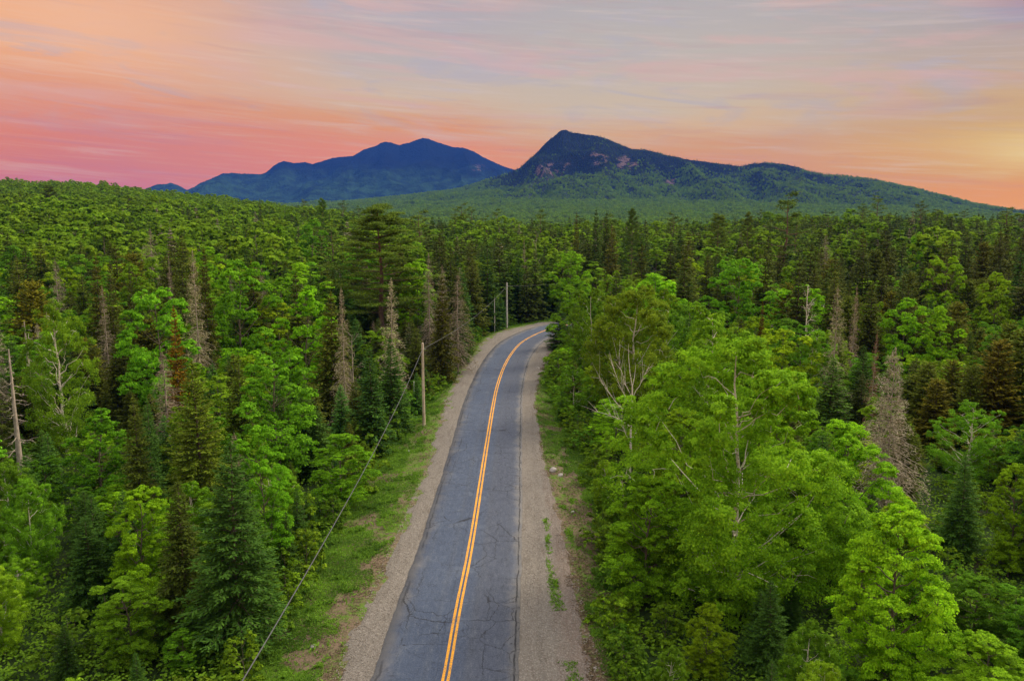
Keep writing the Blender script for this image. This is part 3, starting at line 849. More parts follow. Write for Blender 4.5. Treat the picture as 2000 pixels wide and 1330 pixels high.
def asphalt_mat():
    m, t = new_mat('worn_asphalt')
    uvn = t.n('ShaderNodeUVMap'); uv = uvn.outputs[0]
    sep = t.n('ShaderNodeSeparateXYZ'); t.set(sep.inputs[0], uv)
    u, v = sep.outputs[0], sep.outputs[1]
    n1 = t.noise(t.comb(t.math('MULTIPLY', u, 0.9), t.math('MULTIPLY', v, 0.13)), 1.0, 5, 0.6)
    n2 = t.noise(uv, 0.55, 5, 0.65, 0.5)
    n3 = t.noise(uv, 13.0, 6, 0.82)
    n4 = t.noise(uv, 90.0, 2, 0.7)
    c = t.mix(n1, (.022, .036, .076, 1), (.060, .082, .138, 1))
    c = t.mix(t.math('MULTIPLY', t.rng(n2, .5, .75), .6), c, (.115, .135, .180, 1))
    # the right lane is a little darker and warmer, wheel tracks polished
    c = t.mix(t.math('MULTIPLY', t.rng(u, .2, 1.2), .55), c, (.055, .056, .076, 1))
    wt = t.math('SUBTRACT', t.math('ABSOLUTE', t.math('SUBTRACT', t.math('ABSOLUTE', u), 1.75)), 0.75)
    c = t.mix(t.math('MULTIPLY', t.rng(t.math('ABSOLUTE', wt), 0.32, 0.0), .22), c, (.060, .066, .082, 1))
    c = t.mix(t.math('MULTIPLY', t.rng(n3, .40, .70), .55), c, (.15, .17, .20, 1))
    nm_ = t.noise(t.comb(t.math('MULTIPLY', u, 5.0), t.math('MULTIPLY', v, 1.3), 3.0), 1.0, 8, .78, 0.0)
    c = t.mix(t.math('MULTIPLY', t.rng(nm_, .50, .68), .5), c, (.024, .030, .048, 1))
    c = t.mix(t.math('MULTIPLY', t.rng(nm_, .48, .30), .5), c, (.15, .165, .19, 1))
    c = t.mix(t.math('MULTIPLY', t.rng(n4, .4, .8), .3), c, (.03, .034, .045, 1))
    # pale dusty edges
    edge = t.math('ADD', t.math('ABSOLUTE', u), t.math('MULTIPLY', t.math('SUBTRACT', n2, .5), 1.6))
    c = t.mix(t.math('MULTIPLY', t.rng(edge, 2.5, 3.5), .6), c, (.21, .19, .17, 1))
    # cracks: a wide net, transverse joints and fine crazing
    def cracks(vec, sc, w, amt, gate=None):
        nd = t.n('ShaderNodeTexVoronoi', feature='DISTANCE_TO_EDGE')
        t.set(nd.inputs['Vector'], vec); nd.inputs['Scale'].default_value = sc
        k = t.math('MULTIPLY', t.rng(nd.outputs['Distance'], w, 0.0), amt * 1.15)
        if gate is not None:
            k = t.math('MULTIPLY', k, gate)
        return k
    warp = t.n('ShaderNodeTexNoise'); t.set(warp.inputs['Vector'], uv); warp.inputs['Scale'].default_value = 1.1; warp.inputs['Detail'].default_value = 8; warp.inputs['Roughness'].default_value = .7
    wv = t.n('ShaderNodeVectorMath', operation='MULTIPLY_ADD')
    t.set(wv.inputs[0], warp.outputs['Color']); wv.inputs[1].default_value = (.9, .9, 0); t.set(wv.inputs[2], uv)
    wuv = wv.outputs[0]
    ws = t.n('ShaderNodeSeparateXYZ'); t.set(ws.inputs[0], wuv)
    gate = t.rng(t.noise(uv, 0.22, 3, .6), .42, .58)
    k1 = cracks(wuv, .42, .013, .8, gate)
    k2 = cracks(wuv, 1.7, .022, .55, t.rng(t.noise(uv, 0.35, 3, .6), .50, .62))
    jv = t.math('PINGPONG', t.math('MULTIPLY_ADD', t.math('SUBTRACT', n2, .5), .7, ws.outputs[1]), 2.3)
    k3 = t.math('MULTIPLY', t.rng(jv, .035, 0.0), t.math('MULTIPLY', t.rng(t.noise(t.comb(t.math('MULTIPLY', u, .35), v), .8, 3, .6), .46, .56), .95))
    ju = t.math('ABSOLUTE', t.math('SUBTRACT', t.math('ABSOLUTE', ws.outputs[0]), 2.1))
    k4 = t.math('MULTIPLY', t.rng(ju, .03, 0.0), t.rng(t.noise(uv, .3, 3, .6), .48, .58))
    k = t.math('MAXIMUM', t.math('MAXIMUM', k1, k2), t.math('MAXIMUM', k3, k4))
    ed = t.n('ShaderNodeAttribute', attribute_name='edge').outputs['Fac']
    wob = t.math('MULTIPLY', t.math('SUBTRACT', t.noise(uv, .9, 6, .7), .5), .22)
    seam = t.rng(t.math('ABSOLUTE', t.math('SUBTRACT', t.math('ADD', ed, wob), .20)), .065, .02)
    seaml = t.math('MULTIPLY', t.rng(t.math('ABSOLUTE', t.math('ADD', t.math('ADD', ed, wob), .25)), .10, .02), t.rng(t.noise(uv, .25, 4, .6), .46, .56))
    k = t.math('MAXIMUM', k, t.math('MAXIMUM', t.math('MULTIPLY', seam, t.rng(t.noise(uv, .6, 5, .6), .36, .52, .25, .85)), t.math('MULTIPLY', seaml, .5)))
    k = t.math('MAXIMUM', k, cracks(wuv, 3.6, .03, .45, t.rng(t.noise(uv, 0.5, 4, .65), .46, .56)))
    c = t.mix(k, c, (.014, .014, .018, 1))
    h = t.math('SUBTRACT', t.math('MULTIPLY', n3, .3), k)
    finish(t, c, t.rng(n2, 0, 1, .70, .9), 0.25, bump=h, bump_s=.5, dist=.02)
    return m
def gravel_mat():
    m, t = new_mat('gravel')
    uvn = t.n('ShaderNodeUVMap'); uv = uvn.outputs[0]
    sep = t.n('ShaderNodeSeparateXYZ'); t.set(sep.inputs[0], uv)
    g = t.n('ShaderNodeNewGeometry')
    pos = g.outputs['Position']
    n1 = t.noise(t.comb(t.math('MULTIPLY', sep.outputs[0], 1.3), t.math('MULTIPLY', sep.outputs[1], .15)), 1.0, 4, .6)
    n2 = t.noise(pos, 5.0, 5, .7)
    vo = t.n('ShaderNodeTexVoronoi'); t.set(vo.inputs['Vector'], pos); vo.inputs['Scale'].default_value = 17.0
    vs = t.n('ShaderNodeSeparateXYZ'); t.set(vs.inputs[0], vo.outputs['Color'])
    c = t.mix(n1, (.120, .110, .095, 1), (.215, .192, .165, 1))
    n5 = t.noise(t.comb(t.math('MULTIPLY', sep.outputs[0], 2.2), t.math('MULTIPLY', sep.outputs[1], .35), 7.0), 1.0, 7, .75, .6)
    red = t.math('MULTIPLY', t.rng(t.math('ADD', sep.outputs[0], t.math('MULTIPLY', t.math('SUBTRACT', n5, .5), 5.0)), 4.8, 6.2), .8)
    c = t.mix(t.math('MULTIPLY', red, .85), c, (.165, .115, .092, 1))
    rut = t.rng(t.math('ABSOLUTE', t.math('SUBTRACT', t.math('ADD', sep.outputs[0], t.math('MULTIPLY', n1, .5)), 4.75)), .32, .08)
    c = t.mix(t.math('MULTIPLY', rut, .30), c, (.10, .09, .078, 1))
    c = t.mix(t.math('MULTIPLY', t.rng(n5, .50, .66), .70), c, (.080, .066, .052, 1))
    c = t.mix(t.math('MULTIPLY', t.rng(n5, .42, .28), .35), c, (.36, .33, .30, 1))
    c = t.mix(t.math('MULTIPLY', n2, .45), c, (.15, .125, .11, 1))
    c = t.mix(t.math('MULTIPLY', t.rng(vs.outputs[0], .55, 1.0), .32), c, (.42, .37, .33, 1))
    c = t.mix(t.math('MULTIPLY', t.rng(vs.outputs[1], .75, 1.0), .6), c, (.12, .09, .075, 1))
    finish(t, c, .95, .1, bump=t.math('ADD', n2, vo.outputs['Distance']), bump_s=.5, dist=.03)
    return m
def paint_mat():
    m, t = new_mat('yellow_road_paint')
    uvn = t.n('ShaderNodeUVMap'); uv = uvn.outputs[0]
    n = t.noise(uv, 12.0, 5, .7)
    n2 = t.noise(uv, 0.7, 3, .6)
    c = t.mix(n, (.62, .25, .010, 1), (.92, .42, .015, 1))
    c = t.mix(t.math('MULTIPLY', t.rng(t.math('ADD', n, t.math('MULTIPLY', n2, .3)), .62, .76), .85), c, (.12, .10, .08, 1))
    finish(t, c, .65, .3, bump=n, bump_s=.3, dist=.01)
    return m
M['gravel'] = gravel_mat()
crown = lambda l: 0.045 - 0.012 * np.abs(l) / 3.3
tag(strip('gravel_shoulder', lambda s: off('gl', s) - .5, lambda s: off('rl', s) + .5, 12,
          lambda s, l, f: -0.045 * (1 - f) ** 2 + .006 * fbm(l * 3, s * 3, 2, 4) - .20 * sstep(.34, 0, f + .8 * fbm(s / 1.1, l * 1.5, 4, 8)), M['gravel']), kind='structure')
tag(strip('gravel_shoulder', lambda s: off('rr', s) - .5, lambda s: off('gr', s) + .5, 12,
          lambda s, l, f: -0.045 * f ** 2 + .006 * fbm(l * 3, s * 3, 2, 6) - .20 * sstep(.78, 1.0, f - .25 * fbm(s / 1.5, l, 3, 2)), M['gravel']), kind='structure')
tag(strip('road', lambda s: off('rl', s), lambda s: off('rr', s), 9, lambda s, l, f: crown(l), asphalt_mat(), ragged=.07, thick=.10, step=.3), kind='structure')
PM = paint_mat()
for o_ in (-.122, .122):
    tag(strip('road_marking', lambda s, o=o_: s * 0 + o - .068, lambda s, o=o_: s * 0 + o + .068, 2, lambda s, l, f: crown(l) + .004, PM, ragged=.006), kind='structure')

# ------------------------------------------------------------------ mountains
def mountain_mat(name, dark, green, zlo, zhi, scale):
    m, t = new_mat(name)
    g = t.n('ShaderNodeNewGeometry')
    pos = g.outputs['Position']
    sep = t.n('ShaderNodeSeparateXYZ'); t.set(sep.inputs[0], pos)
    nb = t.noise(pos, 1 / 260.0, 5, .6)
    nm = t.noise(pos, 1 / (60.0 if scale < 15 else 110.0), 5, .6)
    vo = t.n('ShaderNodeTexVoronoi'); t.set(vo.inputs['Vector'], pos); vo.inputs['Scale'].default_value = 1 / scale
    vs = t.n('ShaderNodeSeparateXYZ'); t.set(vs.inputs[0], vo.outputs['Color'])
    el = t.math('ADD', sep.outputs[2], t.math('MULTIPLY', t.math('SUBTRACT', nb, .5), (zhi - zlo) * 1.3))
    up = t.rng(el, zlo, zhi)
    mixg = t.math('MULTIPLY', t.rng(nm, .38, .62), t.math('SUBTRACT', 1.0, t.math('MULTIPLY', up, .92)))
    c = t.mix(t.math('MULTIPLY_ADD', mixg, .65, t.math('MULTIPLY', t.math('SUBTRACT', 1.0, up), .35)), (*dark, 1), (*green, 1))
    c = t.mix(t.math('MULTIPLY', vs.outputs[0], .6 if scale < 15 else .3), c, t.mix(.5, c, (.005, .012, .008, 1)))
    rk = t.n('ShaderNodeAttribute', attribute_name='rock').outputs['Fac']
    mpg = t.n('ShaderNodeMapping'); mpg.inputs['Scale'].default_value = (1, 1, .35); t.set(mpg.inputs[0], pos)
    rn = t.math('MULTIPLY', t.noise(mpg.outputs[0], 1 / 14.0, 6, .85, 1.2), t.rng(t.noise(pos, 1 / 45.0, 3, .6), .42, .55))
    c = t.mix(t.math('MULTIPLY', t.rng(t.math('MULTIPLY', rk, rn), .27, .38), .9), c, (.150, .098, .090, 1))
    hgt = t.math('SUBTRACT', 1.0, vo.outputs['Distance'])
    finish(t, c, 1.0, 0.0, bump=t.math('ADD', hgt, t.math('MULTIPLY', nm, .8)), bump_s=1.0 if scale < 15 else .5, dist=scale * .8)
    return m
def build_mountain(name, sky, base, plain_t, r0, r1, amp, mat, n_az=900, n_r=220, rocks=(), power=1.25, jag=2.0, seed=0, pscale=300.0, back=1.0):
    sa = np.array([azel(*p) for p in sky]); ba = np.array([azel(*p) for p in base])
    a = np.linspace(sa[0, 0], sa[-1, 0], n_az)
    ridge = np.interp(a, sa[:, 0], sa[:, 1]); foot = np.interp(a, ba[:, 0], ba[:, 1])
    lowest = -0.028
    t = np.concatenate([np.linspace(0, 1, n_r), 1 + np.linspace(.02, .5, 14) * back])
    A, Tt = np.meshgrid(a, t)
    rmul = 1 + .05 * fbm(A * 9, A * 0, 3, seed + 40)
    r = (r0 + (r1 - r0) * np.minimum(Tt, 1.0) + (r1 - r0) * .6 * np.maximum(Tt - 1, 0)) * rmul
    tp = np.clip(Tt / plain_t, 0, 1); tm = np.clip((Tt - plain_t) / (1 - plain_t), 0, 1)
    slope = lowest + (foot[None] - lowest) * tp ** .8
    prof = tm ** power
    X = r * np.sin(A); Y = r * np.cos(A)
    nz = fbm(X / pscale, Y / pscale * .8, 5, seed)
    rid = 1 - np.abs(fbm(X / pscale * 1.3, Y / pscale * .6, 4, seed + 5)) * 3
    hgt = np.maximum(ridge[None] - foot[None], 0) * r1
    slope = slope + (ridge[None] - foot[None]) * prof
    z = CZ + r * slope
    fade = np.sin(np.pi * tm) ** .8
    z = z + (rid - .6) * amp * fade * np.clip(hgt / 200, .1, 1) + nz * amp * .5 * fade
    z = z + fbm(X / 90, Y / 90, 3, seed + 2) * 14 * sstep(0, .2, Tt) * (1 - sstep(.9, 1, Tt))
    z = z + jag * (vnoise(X / 11, Y / 11, seed + 9) - .5) * 2 + jag * .7 * (vnoise(A * r1 / 7, A * 0 + 3, seed + 9) - .5) * (Tt >= .98)
    z = np.where(Tt > 1, z - (Tt - 1) * (hgt * 1.3 + 120), z)
    nr, na = A.shape
    i = np.arange(nr - 1)[:, None] * na; j = np.arange(na - 1)[None]
    Q = np.stack([i + j, i + j + 1, i + na + j + 1, i + na + j], -1).reshape(-1, 4)
    me = mesh_from(name, np.stack([X, Y, z], -1).reshape(-1, 3), Q, mat, smooth=True)
    rock = np.zeros(A.shape)
    px, py, _ = proj(X, Y, z)
    for (cx, cy, wx, wy, k) in rocks:
        rock = np.maximum(rock, k * np.exp(-((px - cx) / wx) ** 2 - ((py - cy) / wy) ** 2))
    at_ = me.attributes.new('rock', 'FLOAT', 'POINT'); at_.data.foreach_set('value', rock.ravel().astype(np.float32))
    o = link(name, me); o['kind'] = 'structure'
    return X, Y, z, A, Tt

SKY_R = [(240, 425), (400, 412), (500, 406), (560, 403), (650, 399), (760, 388), (850, 378), (900, 369), (940, 357), (985, 340), (1005, 333), (1020, 325), (1035, 310), (1050, 297), (1065, 280), (1075, 272), (1085, 264), (1093, 257), (1100, 254), (1108, 255), (1115, 259), (1150, 264), (1168, 266), (1180, 270), (1205, 280),
         (1235, 292), (1260, 293), (1300, 303), (1350, 313), (1400, 319), (1445, 326), (1470, 320), (1500, 318), (1540, 322), (1562, 328), (1580, 335), (1600, 341), (1650, 345),
         (1700, 352), (1750, 362), (1800, 374), (1850, 387), (1900, 400), (1950, 411), (1990, 419), (2060, 428), (2200, 436)]
BASE_R = [(240, 428), (500, 414), (650, 408), (760, 402), (850, 398), (950, 394), (1100, 392), (1300, 396), (1500, 400), (1700, 408), (1900, 420), (2200, 440)]
mount_r = build_mountain('mountain', SKY_R, BASE_R, .62, 1000, 4200, 110, mountain_mat('mountain_forest', (.014, .016, .020), (.060, .085, .040), 120, 260, 9.0),
               rocks=[(1072, 335, 34, 20, 1.2), (1105, 325, 18, 20, .8), (1050, 315, 15, 22, .5), (1165, 310, 34, 18, 1.0), (1225, 318, 30, 22, 1.0), (1310, 355, 18, 12, 1.0), (1120, 280, 25, 12, .5)], power=1.15)
SKY_B = [(255, 386), (270, 381), (285, 370), (305, 362), (322, 361), (335, 359), (350, 365), (366, 373), (385, 365), (400, 357), (412, 352), (425, 345), (434, 341), (445, 340), (470, 341), (510, 342), (520, 338), (535, 324), (545, 318), (555, 315),
         (575, 319), (597, 317), (610, 321), (650, 309), (665, 307), (690, 305), (700, 299), (710, 293), (735, 285), (743, 280), (752, 277), (764, 279), (780, 284), (790, 281), (800, 279), (812, 274), (825, 270), (836, 271), (850, 277), (885, 288),
         (905, 289), (925, 296), (942, 306), (960, 315), (985, 326), (1005, 333), (1060, 352), (1120, 368)]
BASE_B = [(240, 405), (440, 402), (650, 398), (850, 392), (1120, 390)]
build_mountain('distant_mountain', SKY_B, BASE_B, .25, 5200, 8500, 210, mountain_mat('distant_mountain_forest', (.006, .006, .008), (.026, .056, .024), 280, 560, 22.0),
               rocks=[(935, 328, 30, 15, .72)], power=1.0, jag=2.5, back=.12, seed=31, pscale=800.0, n_az=700, n_r=160)

# ------------------------------------------------------------------ haze
def haze_box():
    m = bpy.data.materials.new('haze'); m.use_nodes = True
    t = NT(m.node_tree)
    v = t.n('ShaderNodeVolumePrincipled')
    v.inputs['Color'].default_value = HAZE_COLOR
    v.inputs['Density'].default_value = HAZE_DENSITY
    v.inputs['Anisotropy'].default_value = 0.0
    o = t.n('ShaderNodeOutputMaterial')
    t.t.links.new(v.outputs[0], o.inputs['Volume'])
    x0, x1, y0, y1, z0, z1 = HAZE_BOX
    V = [(x, y, z) for z in (z0, z1) for y in (y0, y1) for x in (x0, x1)]
    Q = [(0, 2, 3, 1), (4, 5, 7, 6), (0, 1, 5, 4), (2, 6, 7, 3), (0, 4, 6, 2), (1, 3, 7, 5)]
    tag(link('haze', mesh_from('haze', V, Q, m)), 'faint blue haze filling the valley air', kind='stuff')
haze_box()

# ------------------------------------------------------------------ utility poles and line
M['pole_wood'] = bark_mat('weathered_pole_wood', (.42, .33, .23), (.66, .54, .40), 3.0)
M['pole_grey'] = bark_mat('grey_pole_wood', (.42, .40, .36), (.62, .58, .53), 3.0)
def plain_mat(name, col, rough=.5, metal=0.0):
    m, t = new_mat(name)
    tc = t.n('ShaderNodeTexCoord')
    n = t.noise(tc.outputs['Object'], 8, 3)
    finish(t, t.mix(n, (*[c * .8 for c in col], 1), (*[min(1, c * 1.15) for c in col], 1)), rough, .4)
    return m
M['metal'] = plain_mat('dull_steel', (.30, .30, .31), .45)
M['glass'] = plain_mat('brown_glazed_porcelain', (.10, .05, .035), .25)
M['cable'] = plain_mat('weathered_cable', (.075, .075, .08), .6)
def utility_pole(x, y, h, mat, label, r0=.15, full=True, leanx=0.0):
    z = float(T(x, y)) - .1
    e = bpy.data.objects.new('utility_pole', None); COL.objects.link(e); e.location = (x, y, z)
    e.rotation_euler = (0, leanx, 0)
    tag(e, label, 'utility pole', 'poles of the roadside power line')
    g = G(); hh = np.linspace(0, h, 9)
    g.tube(np.column_stack([.01 * np.sin(hh), 0 * hh, hh]), np.linspace(r0, r0 * .68, 9), 12)
    g.tube([(0, 0, h - .005), (0, 0, h + .03)], [r0 * .66, r0 * .45], 12)
    link('pole_shaft', g.mesh('pole_shaft', M[mat], True), e)
    if full:
        g = G(); g.tube([(0, 0, h), (0, 0, h + .16)], [.018, .018], 6)
        link('pin', g.mesh('pin', M['metal']), e)
        g = G(); g.tube([(0, 0, h + .12), (0, 0, h + .16), (0, 0, h + .20), (0, 0, h + .25), (0, 0, h + .28)], [.035, .07, .045, .06, .03], 10)
        link('insulator', g.mesh('insulator', M['glass'], True), e)
        g = G(); g.tube([(-r0 - .05, 0, h - .62), (r0 + .16, 0, h - .62)], [.014, .014], 6); g.tube([(r0 + .08, 0, h - .66), (r0 + .08, 0, h - .56)], [.05, .05], 8)
        link('bracket', g.mesh('bracket', M['metal']), e)
        g = G(); g.tube([(r0 * .9, -.02, 0.1), (r0 * .93, -.02, h * .4), (r0 * .8, -.02, h - .7)], [.012] * 3, 5)
        link('ground_wire', g.mesh('ground_wire', M['cable']), e)
    return np.array([x, y, z + h])
pg1 = onground(828, 835, -.4)
top1 = utility_pole(pg1[0], pg1[1], 8.9, 'pole_wood', 'tall brown wooden utility pole on the grass verge beside the gravel shoulder', r0=.17)
pg2 = onground(990, 641, -.3)
top2 = utility_pole(pg2[0], pg2[1], 9.2, 'pole_grey', 'pale grey utility pole at the inside of the bend, farthest along the road', r0=.20)
pg3 = onground(966, 649, -.3)
pg4 = onground(815, 800, -.5)
utility_pole(pg4[0] - .4, pg4[1] + .6, 3.4, 'pole_grey', 'short pale stub post standing just behind the tall wooden pole', r0=.10, full=False)
utility_pole(pg3[0], pg3[1], 7.0, 'pole_grey', 'thinner grey pole half hidden by spruces just before the bend', r0=.09, full=False)
top0 = np.array([-7.25, 5.0, 10.0])
top4 = np.array([38.0, 205.0, 9.0])
def span(a, b, sag, label, name='power_line', r=.022, drop=.0):
    t = np.linspace(0, 1, 50)[:, None]
    P = a * (1 - t) + b * t - np.array([0, 0, 1.0]) * (4 * sag * t * (1 - t)) - [0, 0, drop]
    g = G(); g.tube(P, np.full(50, r), 6, cap=False)
    tag(link(name, g.mesh(name, M['cable'], True)), label, 'cable', 'spans of the roadside power line')
span(top0, top1, 1.3, 'grey overhead cable running from the tall wooden pole down past the near verge', drop=.6)
span(top1, top2, 1.0, 'thin overhead cable strung between the tall brown pole and the pole at the bend', drop=.6, r=.020)
span(top2, top4, .9, 'thin overhead cable leaving the pole at the bend to cross behind the dark trees', drop=.6, r=.018)
